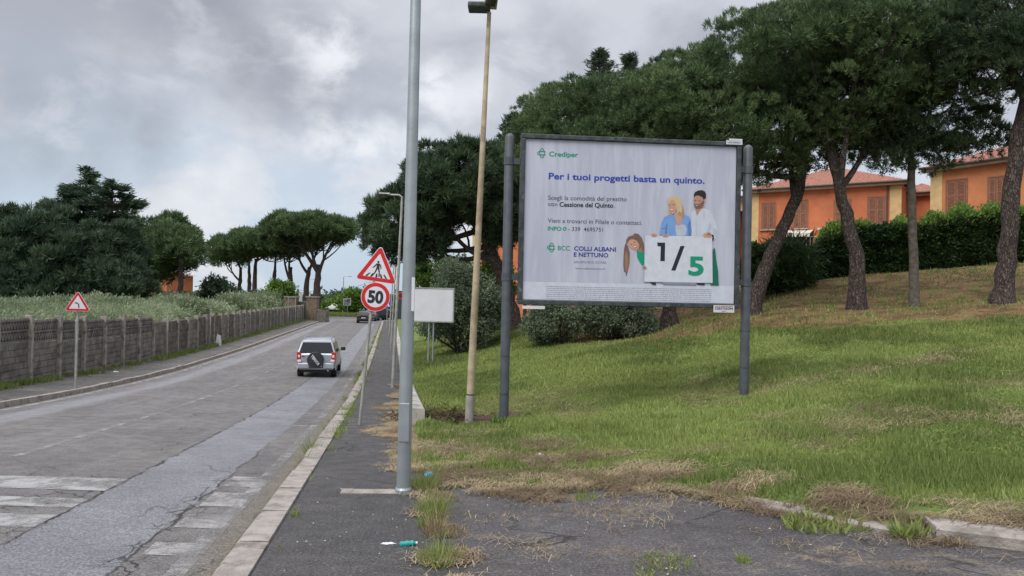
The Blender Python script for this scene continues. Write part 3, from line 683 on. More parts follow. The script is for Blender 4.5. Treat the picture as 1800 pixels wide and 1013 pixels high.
# spiky conifers behind the pines
def conifer(label, base, top, rad, mat='cedar', tiers=22, name='conifer', cat='conifer tree', lean=0.0, kn=7, ln=.3, wd=.07, droop=.15, clus=16, nb=7, hb=.15, group=None, plate=.28, shape=.9, up=0.0, spread=.55, cap=99.0):
    base = np.array(base); top = np.array(top); root = empty(name, base, label, cat, group)
    sp = smooth_path([base, base*.5+top*.5+np.array([lean, 0, 0]), top], 8); mb = MB(); H = np.linalg.norm(top-base)
    mb.tube(sp-base, np.linspace(rad*.075, .03, len(sp)), 9); C = []; D = []; T_ = []
    for i in range(tiers):
        s = hb+(1-hb)*(i/(tiers-1))**.95; q = s*(len(sp)-1); i0 = min(int(q), len(sp)-2); o = sp[i0]*(1-q+i0)+sp[i0+1]*(q-i0)
        R_ = min(rad*((1-s)**shape*1.0+.045), cap)*rng.uniform(.8, 1.15); a0 = rng.uniform(0, 6.28)
        for k in range(kn if s < .85 else 4):
            a = a0+k*6.283/kn+rng.normal()*.3; Lb = R_*rng.uniform(.6, 1.2); e = o+np.array([math.cos(a)*Lb, math.sin(a)*Lb, -droop*Lb+up*Lb+rng.normal()*.05*Lb])
            b = bez(o, e, 4, -.06); mb.tube(np.array(b)-base, np.linspace(rad*.018+.01, .008, 5), 4, caps=False)
            m_ = max(5, int(clus*Lb/rad*2)); ss = rng.uniform(.15, 1.05, m_)**.8; dd = (e-o)/Lb; side = np.array([-dd[1], dd[0], 0])
            wv = rng.normal(size=m_)*plate*Lb*(1.1-ss); pp = o+(e-o)*ss[:, None]+side*wv[:, None]; pp[:, 2] += rng.normal(size=m_)*.04*Lb+.06*Lb*np.sin(ss*3.1)
            C.append(pp); D.append(np.repeat((dd*.8+np.array([0, 0, .15]))[None], m_, 0)+side*np.sign(wv)[:, None]*.5); T_.append(np.clip(rng.normal(.4, .2)+rng.normal(size=m_)*.15, 0, 1))
    C = np.concatenate(C); D = np.concatenate(D); D /= np.linalg.norm(D, axis=1)[:, None]
    fmesh('crown', [blades(C, D, nb, ln, wd, spread, np.concatenate(T_), jit=ln*.3)], M[mat], root, base)
    mb.build('trunk', M['bark'], root, smooth=True, fixn=False); return root
GC = 'spiky conifers rising behind the stone pines'
for (lb, x, yt, Y, rd) in [('spiky dark conifer top, tallest of those above the stone pines', 1054, 92, 42, 1.7), ('spiky conifer top at right of the tallest one above the pine crowns', 1108, 100, 43, 1.6),
                       ('small spiky conifer top just above the left part of the pine crown', 962, 158, 40, 1.1), ('spiky conifer top beside the left billboard post', 903, 205, 40, 1.3), ('thin spiky conifer between the billboard post and taller conifers', 930, 190, 41, .8)]:
    tp = P(x, yt, Y); b = tp.copy(); b[2] = float(Tz(b[0], b[1])); 
    conifer(lb, b, tp, rd*1.9, tiers=34, ln=.26, wd=.08, droop=-.3, hb=.5, kn=5, clus=14, plate=.14, group=GC, shape=.75)

# bushes & olive trees
def bush(name, label, cat, lobes, base, mat='olive', bough=.35, dens=1.0, clumps=22, nb=8, ln=.13, wd=.045, stems=6, r0=.05, bark='bark', group=None, spread=1.4):
    base = np.array(base); root = empty(name, base, label, cat, group)
    BC, BN = lobes_pts(lobes, bough, dens, .9, .4); n = len(BC)
    c = np.repeat(BC, clumps, 0); d = sph(n*clumps)+np.array([0, 0, .3]); br = np.repeat(bough*rng.uniform(.6, 1.3, n), clumps)[:, None]
    p = c+d*br*rng.uniform(.4, 1, (n*clumps, 1)); ti = np.clip(np.repeat(rng.normal(.45, .25, n), clumps), 0, 1)
    p[:, 2] = np.maximum(p[:, 2], base[2]+.05)
    fmesh('foliage', [blades(p, d, nb, ln, wd, spread, ti, jit=ln*.5, broad=True)], M[mat], root, base)
    mb = MB()
    for i in range(stems):
        t_ = BC[rng.integers(n)]; st = base+np.array([rng.normal()*r0*2, rng.normal()*r0*2, -.1]); mb.tube(np.array(bez(st, t_, 6, .0, .06))-base, np.linspace(r0, r0*.3, 7), 6)
    mb.build('stem', M[bark], root, smooth=True, fixn=False); return root
bush('olive_tree', 'grey green olive tree standing behind the blank white board', 'olive tree', [L(805, 520, 45, 50, 29, 1.1), L(825, 570, 45, 45, 29, 1.1), L(775, 560, 40, 42, 29, 1), L(800, 490, 28, 28, 29, .8), L(845, 530, 28, 40, 29, .8)], P(808, 614, 29), stems=12, dens=1.2)
bush('bush', 'bright green leafy shrub behind the olive tree left of the billboard', 'shrub', [L(765, 485, 34, 24, 36, 1), L(800, 490, 40, 26, 36, 1), L(870, 500, 34, 40, 36, 1), L(850, 545, 40, 45, 36, 1)], P(800, 575, 36), mat='leaf', ln=.16, wd=.09)
bush('bush', 'dense dark round bush under the left half of the billboard', 'shrub', [L(985, 568, 50, 34, 27, 1.1), L(945, 580, 20, 18, 27, .6), L(960, 545, 30, 30, 27.4, .8)], P(985, 603, 27), stems=8, dens=1.2, mat='olive')
bush('bush', 'dense dark bush under the middle of the billboard, right of its neighbour bush', 'shrub', [L(1055, 555, 45, 40, 27.5, 1.1), L(1110, 565, 38, 36, 27.5, 1), L(1080, 530, 50, 30, 28, 1)], P(1075, 600, 27.5), stems=8, dens=1.2, mat='olive')
# hedge
def hedge():
    base = P(1560, 490, 31); root = empty('hedge', base, 'long dense dark green hedge at the top of the bank in front of the houses', 'hedge')
    bt = [(1330, 512, 433), (1380, 505, 430), (1420, 500, 440), (1455, 498, 420), (1500, 492, 402), (1600, 484, 400), (1700, 476, 385), (1760, 472, 378), (1830, 466, 370), (1950, 455, 360)]
    C = []; D = []; Tn = []
    for i in range(26000):
        x = rng.uniform(1322, 1950); b = np.interp(x, [q[0] for q in bt], [q[1] for q in bt]); tp = np.interp(x, [q[0] for q in bt], [q[2] for q in bt])+12*(vnoise(x, 0, 22.)-.5)
        s = rng.random(); y = b+(tp-b)*s; dpt = rng.choice([0, rng.uniform(0, 1.6)], p=[.65, .35]) if s < .95 else rng.uniform(0, 1.6)
        p = P(x, y, 31+(1700-x)*-.0012+dpt+.35*(vnoise(x, y, 14.)-.5)); C.append(p); D.append((0, -1 if dpt < .1 else 0, .5 if s < .9 else 1)); Tn.append(.25+.25*vnoise(x, y, 9.))
    C = np.array(C); D = np.array(D, float)
    fmesh('foliage', [blades(C, D, 5, .16, .09, 1.2, np.array(Tn), .06, True)], M['hedge'], root, base)
    # pale young shoots sticking out of the top
    C = []
    for i in range(2600):
        x = rng.uniform(1440, 1950); tp = np.interp(x, [q[0] for q in bt], [q[2] for q in bt]); g = vnoise(x, 3, 26.)
        if g < .35: continue
        C.append(P(x, tp+8-rng.uniform(0, 38)*g, 31.3+rng.uniform(-.4, .8)))
    C = np.array(C); fmesh('young_shoots', [blades(C, np.repeat([[0, 0, 1.]], len(C), 0), 9, .17, .07, .9, rng.uniform(.2, .9, len(C)), .08, True)], M['leaf'], root, base)
    mb = MB()
    for i in range(24):
        p = P(1340+i*24, np.interp(1340+i*24, [q[0] for q in bt], [q[1] for q in bt]), 31.8)-base; mb.tube([p-np.array([0, 0, .5]), p+np.array([0, 0, 1.6])], [.04, .02], 5)
    mb.build('stem', M['bark'], root)
hedge()
bush('bush', 'spiky drooping dark bush in front of the left end of the hedge', 'shrub', [L(1390, 465, 38, 38, 29.5, .9), L(1375, 490, 34, 22, 29.5, .8)], P(1390, 512, 29.5), mat='hedge', ln=.4, wd=.035, spread=.8, nb=8)
bush('bush', 'rounded dark green shrub left of the spiky bush near the billboard post', 'shrub', [L(1338, 480, 28, 30, 29, .8)], P(1338, 510, 29), mat='hedge', ln=.16, wd=.09)

# ================================================================ houses
def house(label, A, B, zt, zb, wallm, depth=9.0, wins=(), pil=(0, 1), roofrise=1.9, extras=None, roofskip=0.0):
    """A,B: world XY of the facade's left and right ends; local x along facade, y into the building"""
    A = Vector((A[0], A[1], 0)); B = Vector((B[0], B[1], 0)); d = B-A; Lg = d.length; rz_ = math.atan2(d.y, d.x)
    root = empty('house', (A.x, A.y, zb), label, 'house', None, rz_); H = zt-zb
    mb = MB(); mb.box(0, Lg, 0, depth, -1.5, H, 0); mb.build('wall', M[wallm], root)
    mb = MB(); mb.box(-.35, Lg+.35, -.38, -.02, H-.16, H+.0); mb.build('eave', M['eave'], root)
    mb = MB(); mb.tube([(-.4, -.48, H+.03), (Lg+.4, -.48, H+.03)], .075, 8); mb.build('gutter', M['gutter'], root)
    for k in pil:
        x = -.01 if k == 0 else Lg-.62
        mb = MB(); mb.box(x, x+.63, -.045, -.002, -1.5, H-.17); mb.build('corner_pilaster', M['cream'], root)
    # tiled roof : corrugated sheet, ridge parallel to facade, hipped ends
    nx_ = int((Lg+.9)/.06); ny_ = 26; X = np.linspace(-.45, Lg+.45, nx_); S = np.linspace(0, 1, ny_); V = []
    half = depth/2+.4
    for side in (0, 1):
        xx, ss = np.meshgrid(X, S)
        yy = -.42+ss*half if side == 0 else depth+.42-ss*half
        zz_ = H+.03+ss*roofrise+.035*np.abs(np.sin(xx*math.pi/.24))+.018*((ss*14) % 1.0)
        hipl = np.clip((xx+.45)/(half*1.0), 0, 1); hipr = np.clip((Lg+.45-xx)/(half*1.0), 0, 1); lim = np.minimum(hipl, hipr)*(1 if not roofskip else 1)
        cl_ = np.minimum(ss, lim); zz_ = H+.03+cl_*roofrise+.035*np.abs(np.sin(xx*math.pi/.24))+.018*((cl_*14) % 1.0)
        V.append((xx, yy, zz_))
    mbv = []; fs = []; o = 0
    for xx, yy, zz_ in V:
        ix = np.arange(xx.size).reshape(xx.shape)+o; mbv.append(np.stack([xx, yy, zz_], -1).reshape(-1, 3)); fs.append(np.stack([ix[:-1, :-1], ix[:-1, 1:], ix[1:, 1:], ix[1:, :-1]], -1).reshape(-1, 4)); o += xx.size
    rf = link('roof', npmesh('roof', np.concatenate(mbv), np.concatenate(fs)), M['roof'], root)
    for (x, z0, w_, h, kind) in wins:
        f = MB(); e = .07
        if kind == 'shutter':
            f.box(x-e, x+w_+e, -.05, -.004, z0-e, z0); f.box(x-e, x+w_+e, -.05, -.004, z0+h, z0+h+e); f.box(x-e, x, -.05, -.004, z0, z0+h); f.box(x+w_, x+w_+e, -.05, -.004, z0, z0+h)
            fo = f.build('window', M['shutter'], root)
            s = MB(); s.box(x+.002, x+w_-.002, -.03, -.003, z0+.002, z0+h-.002)
            for hx in (x, x+w_/2):
                s.box(hx+.02, hx+.09, -.065, -.031, z0+.02, z0+h-.02); s.box(hx+w_/2-.09, hx+w_/2-.02, -.065, -.031, z0+.02, z0+h-.02); s.box(hx+.09, hx+w_/2-.09, -.062, -.031, z0+h*.48, z0+h*.53)
                k = z0+.08
                while k < z0+h-.08: s.box(hx+.09, hx+w_/2-.09, -.05, -.031, k, k+.035); k += .075
            s.build('shutter', M['shutter'], fo)
            q = MB(); q.box(x-.14, x+w_+.14, -.12, -.002, z0-e-.06, z0-e-.002); q.build('sill', M['eave'], fo)
        else:
            f.box(x-e, x+w_+e, -.05, -.004, z0+h, z0+h+e); f.box(x-e, x, -.05, -.004, z0, z0+h); f.box(x+w_, x+w_+e, -.05, -.004, z0, z0+h); fo = f.build('balcony_door' if kind == 'door' else 'window', M['gutter'], root)
            s = MB(); s.box(x, x+w_, -.02, -.003, z0, z0+h); s.build('pane', M['glass'], fo)
    if extras: extras(root, Lg, H)
    return root, A, B, rz_
def onfac(A, B, px):   # intersection of picture column with facade line
    d = ray(px, 400); a = d[0]/d[1]; ax, ay = A[0], A[1]; bx, by = B[0], B[1]
    s = (ax-a*ay)/(a*(by-ay)-(bx-ax)); return s
ZE = 9.05
A1 = P(1318, 337, 49.5); B1 = P(1585, 318, 44.5); A2 = P(1637, 300, 40.2); B2 = P(1905, 272, 34.2)
def wins_for(A, B, lst):
    Lg = math.hypot(B[0]-A[0], B[1]-A[1]); o = []
    for (xa, xb, yt, yb_, kind) in lst:
        sa, sb = onfac(A, B, xa), onfac(A, B, xb); Ym = A[1]+(B[1]-A[1])*(sa+sb)/2; xm = (xa+xb)/2
        zt_ = P(xm, yt, Ym)[2]; zb_ = P(xm, yb_, Ym)[2]; o.append((sa*Lg, zb_, (sb-sa)*Lg, zt_-zb_, kind))
    return o
z1 = 2.8
w1 = [(a, b-z1, c, d, k) for a, b, c, d, k in wins_for(A1, B1, [(1340, 1362, 358, 402, 'shutter'), (1394, 1418, 353, 400, 'shutter'), (1467, 1494, 352, 396, 'shutter'), (1526, 1555, 347, 393, 'shutter'), (1455, 1490, 407, 445, 'door'), (1384, 1428, 414, 445, 'door')])]
def ex1(root, Lg, H):
    for k, (xa, xb, y) in enumerate([(1380, 1430, 409), (1443, 1500, 403)]):
        sa, sb = onfac(A1, B1, xa), onfac(A1, B1, xb); Ym = A1[1]+(B1[1]-A1[1])*(sa+sb)/2; z_ = P((xa+xb)/2, y, Ym)[2]-z1
        mb = MB(); xa_, xb_ = sa*Lg, sb*Lg
        if k == 0:
            mb.add([(xa_, -.02, z_+.15), (xb_, -.02, z_+.15), (xb_, -1.0, z_-.12), (xa_, -1.0, z_-.12), (xa_, -.02, z_+.11), (xb_, -.02, z_+.11), (xb_, -1.0, z_-.16), (xa_, -1.0, z_-.16)], [(0, 1, 2, 3), (7, 6, 5, 4), (0, 3, 7, 4), (1, 5, 6, 2), (0, 4, 5, 1)])
            n = 9
            for i in range(n):
                a = xa_+(xb_-xa_)*i/n; b = xa_+(xb_-xa_)*(i+1)/n; mb.add([(a, -1.0, z_-.12), (b, -1.0, z_-.12), (b-.03, -1.0, z_-.33), ((a+b)/2, -1.0, z_-.4), (a+.03, -1.0, z_-.33), (a, -.985, z_-.12), (b, -.985, z_-.12), (b-.03, -.985, z_-.33), ((a+b)/2, -.985, z_-.4), (a+.03, -.985, z_-.33)], [(0, 1, 2, 3, 4), (9, 8, 7, 6, 5)])
            mb.build('awning', M['awning'], root)
        else:
            mb.box(xa_, xb_, -1.1, -.01, z_-.12, z_+.02); mb.build('canopy', M['awning'], root)
    sa = onfac(A1, B1, 1425); sb = onfac(A1, B1, 1500); z_ = P(1460, 433, 46.5)[2]-z1; mb = MB()
    mb.tube([(sa*Lg, -1.2, z_+.55), (sb*Lg, -1.2, z_+.55)], .03, 6)
    for i in range(12): x = sa*Lg+(sb-sa)*Lg*i/11; mb.tube([(x, -1.2, z_-.6), (x, -1.2, z_+.55)], .015, 5)
    mb.build('railing', M['eave'], root)
    mb = MB(); mb.tube([(Lg-.75, -.06, -1), (Lg-.75, -.06, H-.2), (Lg-.75, -.4, H)], .05, 6); mb.build('downpipe', M['gutter'], root)
    for i in range(5):
        x = (i+.5)*Lg/5+.3; mb = MB(); mb.box(x, x+.22, -.06, -.004, H*.62, H*.62+.1); mb.build('wall_vent', M['gutter'], root)
house('orange rendered two storey house with four brown shuttered windows and small awning', A1, B1, ZE, z1, 'wall', wins=w1, extras=ex1)
z2 = 3.2
w2 = [(a, b-z2, c, d, k) for a, b, c, d, k in wins_for(A2, B2, [(1664, 1698, 317, 372, 'shutter'), (1738, 1764, 312, 364, 'shutter'), (1830, 1866, 306, 360, 'shutter')])]
def ex2(root, Lg, H):
    # skylight lying on the roof slope, and a lamp on the wall
    s = onfac(A2, B2, 1770)*Lg; sl = math.atan2(1.9, 4.9); T = Matrix.Translation((s, 1.9, H+.17+1.9*2.32/4.9)) @ Matrix.Rotation(sl, 4, 'X')
    mb = MB(); mb.box(-.5, .5, -.45, .45, -.06, .06, 0, T); o = mb.build('skylight', M['gutter'], root)
    mb = MB(); mb.box(-.42, .42, -.37, .37, .062, .075, 0, T); mb.build('pane', M['glass'], o)
    s = onfac(A2, B2, 1727)*Lg; z_ = P(1727, 382, 38)[2]-z2; mb = MB(); mb.lathe([(.12, z_-.2), (.18, z_), (.12, z_+.2)], 10, 0, Matrix.Translation((s, -.22, 0))); mb.build('wall_lamp', M['awning'], root)
house('paler orange house at the right edge with shuttered windows and a roof skylight', A2, B2, ZE, z2, 'wall2', wins=w2, pil=(0,), extras=ex2)
# recessed link building
A3 = P(1578, 320, 47.5); B3 = P(1650, 315, 46.0)
house('narrow recessed orange link building between the two orange houses', A3, B3, ZE-.35, 3.0, 'wall', depth=5, pil=(), wins=[(2.1, 2.6, .75, 1.7, 'pane')], roofrise=1.4)
A4 = P(832, 385, 66); B4 = P(1290, 372, 53)
w4 = [(a, b-1.2, c, d, k) for a, b, c, d, k in wins_for(A4, B4, [(848, 855, 440, 458, 'shutter'), (866, 874, 436, 456, 'shutter')])]
house('orange house partly hidden behind the round pine left of the billboard', A4, B4, P(860, 392, 65)[2], 1.2, 'wall', wins=w4, roofrise=1.6)
A5 = P(1296, 345, 55); B5 = P(1322, 343, 54)
house('narrow yellow house end showing between billboard and orange house', A5, B5, P(1310, 348, 54.5)[2], 2.6, 'cream', depth=6, pil=(), roofrise=1.0)

# ================================================================ left background
pine('round dense stone pine left of the road with orange house under it', pl((250, 556, 85), (248, 500, 85), (255, 460, 85), (262, 430, 85)),
     [L(255, 438, 72, 52, 85, 4), L(292, 432, 54, 46, 84, 3.4), L(225, 470, 46, 45, 85, 3), L(326, 445, 24, 32, 84, 2), L(275, 455, 60, 38, 83, 3)], .5, mat='pine', bough_r=1.1, clumps=24, nb=9, ln=.55, wd=.13, twigs=16, dens=1.3, group='pines left of the road', flat=.9)
pine('slim trunked stone pine at the right side of the dense left tree group', pl((316, 550, 80), (317, 500, 80), (318, 460, 80), (320, 440, 80)),
     [L(314, 447, 30, 28, 80, 2.2), L(300, 425, 40, 24, 81, 2.4)], .33, mat='pine', bough_r=1.0, clumps=22, nb=9, ln=.5, wd=.12, twigs=10, dens=1.2, group='pines left of the road')
tp = P(150, 299, 70); b = P(160, 560, 70); b[2] = float(Tz(b[0], b[1]))
conifer('tall cedar with layered branches, highest treetop on the left', b, tp, 8.0, cap=3.2, tiers=15, kn=8, ln=.5, wd=.14, droop=-.02, hb=.15, clus=46, nb=9, spread=.35, name='cedar_tree', cat='cedar tree', plate=.15, shape=.85, group='cedars behind the fence')
tp = P(198, 322, 68); b = P(186, 560, 68); b[2] = float(Tz(b[0], b[1]))
conifer('second cedar leaning right beside the tallest one, flat drooping tip', b, tp, 8.5, cap=2.4, tiers=13, kn=8, ln=.5, wd=.14, droop=.04, hb=.15, clus=46, nb=9, spread=.35, name='cedar_tree', cat='cedar tree', plate=.15, shape=.85, up=.1, group='cedars behind the fence')
pine('wide dark evergreen at the left edge behind the concrete fence', pl((40, 560, 66), (42, 500, 66), (50, 440, 66)),
     [L(90, 412, 44, 46, 66, 3), L(60, 450, 62, 62, 66, 3.6), L(15, 420, 45, 45, 66, 3), L(120, 470, 50, 62, 65, 3), L(10, 500, 60, 50, 64, 3), L(80, 515, 60, 32, 64, 3), L(-40, 450, 60, 60, 66, 3)],
     .5, mat='cedar', bough_r=1.0, clumps=26, nb=10, ln=.55, wd=.12, twigs=10, dens=1.35, name='evergreen_tree', cat='evergreen tree', flat=1, group='evergreens behind the fence')
pine('dark drooping evergreen below the second cedar, beside the orange house', pl((205, 560, 66), (205, 500, 66), (200, 450, 66)),
     [L(180, 450, 38, 50, 66, 2.4), L(205, 495, 36, 45, 65, 2.4), L(160, 505, 40, 40, 65, 2.4), L(215, 435, 30, 34, 67, 2), L(230, 515, 25, 22, 65, 2)], .4, mat='cedar', bough_r=.9, clumps=26, nb=10, ln=.5, wd=.12, twigs=10, dens=1.3, name='evergreen_tree', cat='evergreen tree', flat=1, group='evergreens behind the fence')
A6 = P(205, 478, 98); B6 = P(294, 478, 98)
house('flat orange house seen under the round pine on the left', A6, B6, P(250, 482, 98)[2], -1.8, 'wall', wins=[(5.2, 1.0, .9, 1.2, 'shutter')], pil=(), roofrise=.3, depth=8)
# group of umbrella pines by the far junction
GF = 'umbrella pines near the far junction'
def far_pine(lb, x, yb_, Y, top, lobes, r0): 
    pth = [P(x, yb_, Y), P(x+top[0]*.3, yb_+(top[1]-yb_)*.5, Y), P(x+top[0], top[1], Y)]
    pine(lb, pth, lobes, r0, mat='pine', bough_r=1.1, clumps=20, nb=9, ln=.6, wd=.15, twigs=22, dens=1.25, group=GF, flat=.4, sag=-.02, inner=.3)
far_pine('leftmost umbrella pine of the far group, low flat crown', 420, 532, 118, (4, 470), [L(412, 442, 42, 24, 118, 4), L(400, 455, 30, 14, 118, 3)], .42)
far_pine('umbrella pine second from left in the far group', 438, 532, 114, (0, 468), [L(438, 435, 44, 22, 114, 4)], .40)
far_pine('umbrella pine with two close trunks left of the far group centre', 447, 532, 112, (3, 455), [L(455, 430, 46, 26, 112, 4), L(488, 440, 34, 22, 112, 3)], .45)
far_pine('middle umbrella pine of the far group with spreading bare limbs', 478, 530, 110, (6, 475), [L(490, 428, 50, 26, 110, 4)], .5)
far_pine('umbrella pine just left of the far brick gate', 508, 530, 108, (4, 470), [L(500, 415, 36, 24, 110, 3), L(520, 430, 44, 24, 108, 4)], .5)
far_pine('tall umbrella pine rising behind the far brick gate', 536, 545, 106, (8, 470), [L(520, 410, 50, 24, 106, 4), L(570, 415, 40, 26, 107, 4)], .55)
far_pine('rightmost and tallest umbrella pine of the far group with thick straight trunk', 556, 552, 104, (4, 465), [L(545, 402, 62, 22, 104, 4.6), L(592, 408, 30, 20, 104, 3), L(505, 402, 34, 20, 104, 3)], .72)
bush('bush', 'dark green round bush rising above the olive field on the left', 'shrub', [L(378, 513, 24, 14, 85, 1.5), L(390, 522, 20, 12, 85, 1.5)], P(378, 540, 85), mat='pine_dark', bough=.7, ln=.45, wd=.2, stems=3)
bush('bush', 'dark green bush beside the brick gate pillar at the far end', 'shrub', [L(490, 520, 22, 18, 98, 1.8), L(478, 530, 18, 14, 97, 1.6), L(505, 512, 10, 8, 98, 1)], P(490, 552, 98), mat='leaf', bough=.7, ln=.4, wd=.2, stems=3)
# silvery field of young olive shrubs behind the fence (one mass)
def field():
    C = []; T_ = []; D = []
    for Y, yt, n in [(27, 566, 15), (33, 562, 22), (41, 553, 30), (50, 546, 36), (60, 541, 40), (72, 536, 40), (86, 532, 36)]:
        for i in range(n):
            xr = np.interp(Y, [27, 41, 50, 60, 75, 90], [60, 280, 340, 410, 455, 490]); x = -90+(xr+90)*(i+rng.uniform(.1, .9))/n
            p = P(x, yt+rng.uniform(-17, 10), Y+rng.uniform(-3, 3)); zb_ = float(zr(Y)); h = max(p[2]-zb_, .8)
            rw = rng.uniform(.9, 1.5)*(1+Y/120)
            if Xt(p[0], p[1]) > -10.4-rw: continue
            k = int(330+2*Y); d = sph(k); d[:, 2] = np.abs(d[:, 2])**.8*np.where(rng.random(k) < .8, 1, -.3); q = np.array([p[0], p[1], p[2]-h*.45])+d*np.array([rw, rw, h*.45])*rng.uniform(.72, 1.08, (k, 1))*(1+.18*np.sin(d[:, :1]*7+i)*np.cos(d[:, 1:2]*6))
            q[:, 2] = np.maximum(q[:, 2], zb_+.1); C.append(q); D.append(d+np.array([0, 0, .5])); T_.append(np.clip(rng.uniform(.1, .9)+rng.normal(size=k)*.15, 0, 1))
    C = np.concatenate(C); D = np.concatenate(D); T_ = np.concatenate(T_)
    near = C[:, 1] < 50
    pr = [blades(C[near], D[near], 9, .17, .045, .9, T_[near], .10, True), blades(C[~near], D[~near], 7, .28, .09, .9, T_[~near], .15, True)]
    tag(fmesh('olive_field', pr, M['olivef']), 'silvery green mass of olive bushes filling the field behind the fence', 'olive bushes', kind='stuff')
field()
# far hedge / tree line at the horizon
def farline():
    C = []; T_ = []; 
    for i in range(5200):
        x = rng.uniform(-100, 760); Y = rng.uniform(150, 190); top = 524+8*(vnoise(x, 0, 40.)-.5)-(6 if 580 < x < 650 else 0)
        if x > 700: top = 526
        s = rng.random(); p = P(x, top, Y); zb_ = -2.0; p[2] = zb_+(p[2]-zb_)*s; C.append(p); T_.append(rng.random()*.6)
    C = np.array(C); tag(fmesh('far_treeline', [blades(C, sph(len(C)), 8, 1.1, .5, 1.0, np.array(T_), .7, True)], M['cedar']), 'distant dark green line of trees and bushes along the horizon', 'distant trees', kind='stuff')
farline()
for (lb, lobes, b_) in [('leafy roadside tree left of the road sign poles at the far junction', [L(622, 530, 16, 13, 128, 2.5), L(610, 538, 14, 9, 128, 2.5)], (620, 552, 128)),
                        ('low green tree behind the parked white cars at the far junction', [L(590, 536, 12, 9, 140, 3), L(575, 540, 10, 8, 140, 3)], (585, 552, 140)), 
                        ('leafy tree partly hidden by the round speed sign far away', [L(650, 526, 20, 15, 132, 2.6), L(668, 535, 12, 12, 132, 2)], (650, 552, 132))]:
    bush('roadside_tree', lb, 'tree', lobes, P(*b_), mat='leaf', bough=.8, ln=.5, wd=.3, stems=3, r0=.1, dens=.8)
# ================================================================ concrete fence on the left
def fence():
    tF = -10.05; y0 = 17.0
    org = np.array([tX(tF, y0), y0, float(zr(y0))]); root = empty('concrete_fence', org, 'long weathered precast concrete fence on the far side of the road', 'fence')
    Y = y0; k = 0; ux, uy = -.161, .987
    gaps = []
    while Y < 95:
        Ln = 2.0; X0 = tX(tF, Y); Y1 = Y+Ln*uy; X1 = tX(tF, Y1); lat = Y < 33
        zb_ = float(zr(Y+1))+.15; step = math.floor(k/2)*0; topz = {True: 1.95, False: 1.78}[lat]
        if 33 <= Y < 42: topz = 1.7
        T = Matrix.Translation((X0-org[0], Y-org[1], zb_-org[2])) @ Matrix.Rotation(math.atan2(Y1-Y, X1-X0), 4, 'Z')
        tilt = random.uniform(-.02, .02)
        mb = MB()
        if lat:
            for r in range(6): mb.box(.06, 1.94, -.03+random.uniform(-.004, .004), .03, .02+r*.2, .02+r*.2+.19, 0, T)
            for r in range(6):
                cx_ = .07
                while cx_ < 1.9:
                    cw = random.uniform(.18, .6); mb.box(cx_, min(cx_+cw, 1.92), -.036+random.uniform(-.004, .004), -.0305, .03+r*.2, .03+r*.2+random.uniform(.12, .165), 0, T); cx_ += cw+.02
            zt = 1.24; mb.box(.062, 1.938, .012, .022, 1.245, 1.86, 1, T)  # dark backing sheet: shade in the lattice openings, put in as colour
            for r in range(2):
                mb.box(.06, 1.94, -.03, .03, zt, zt+.055, 0, T)
                n = 11
                for c in range(n):
                    a = .08+c*1.84/n; b_ = a+1.84/n; m_ = (a+b_)/2
                    for (p, q) in (((a, zt+.055), (m_, zt+.30)), ((m_, zt+.30), (b_, zt+.055))):
                        P0 = T @ Vector((p[0], 0, p[1])); P1 = T @ Vector((q[0], 0, q[1])); mb.bar(P0, P1, .06, .045)
                zt += .31
            mb.box(.06, 1.94, -.03, .03, zt, zt+.05, 0, T)
            for c in range(12): mb.box(.1+c*.155, .1+c*.155+.09, -.025, .025, zt+.05, zt+.09, 0, T)
        else:
            n = 6; h = topz/n
            for r in range(n):
                mb.box(.06, 1.94, -.028+random.uniform(-.006, .004), .028, .02+r*h, .02+r*h+h-.015, 0, T); mb.box(.08, 1.92, -.04, -.03, .02+r*h+.04, .02+r*h+h*.5, 0, T)
        mb.build('panel', M[random.choice(['fence_conc', 'fence_conc', 'fence_conc2', 'fence_conc3'])] if not lat else [M['fence_conc2'], M['soil']], root)  # second slot on lattice panels is painted shade, not earth
        mb = MB(); T2 = T @ Matrix.Rotation(tilt, 4, 'Y'); mb.box(-.075, .075, -.13, .09, -.35, topz+.16, 0, T2); mb.build('post', M['fence_post'], root, bevel=.01)
        Y = Y1; k += 1
    mb = MB(); vs = []
    Ys = np.arange(y0-6, 95.5, 1.0)
    for yy in Ys:
        z_ = float(zr(yy)); vs += [(tX(tF+.13, yy), yy, z_-.2), (tX(tF+.12, yy), yy, z_+.28), (tX(tF-.12, yy), yy, z_+.28), (tX(tF-.12, yy), yy, z_-.2)]
    fs = []
    for i in range(len(Ys)-1):
        for j in range(3): fs.append((i*4+j, i*4+j+1, i*4+j+5, i*4+j+4))
    mb.add([tuple(np.array(v)-org) for v in vs], fs); mb.build('footing', mk('mossy_concrete', (.17, .155, .12), .95, var=.3, scale=2, bump=.5, c2=(.07, .085, .03), c2r=(.46, .58)), root)
fence()
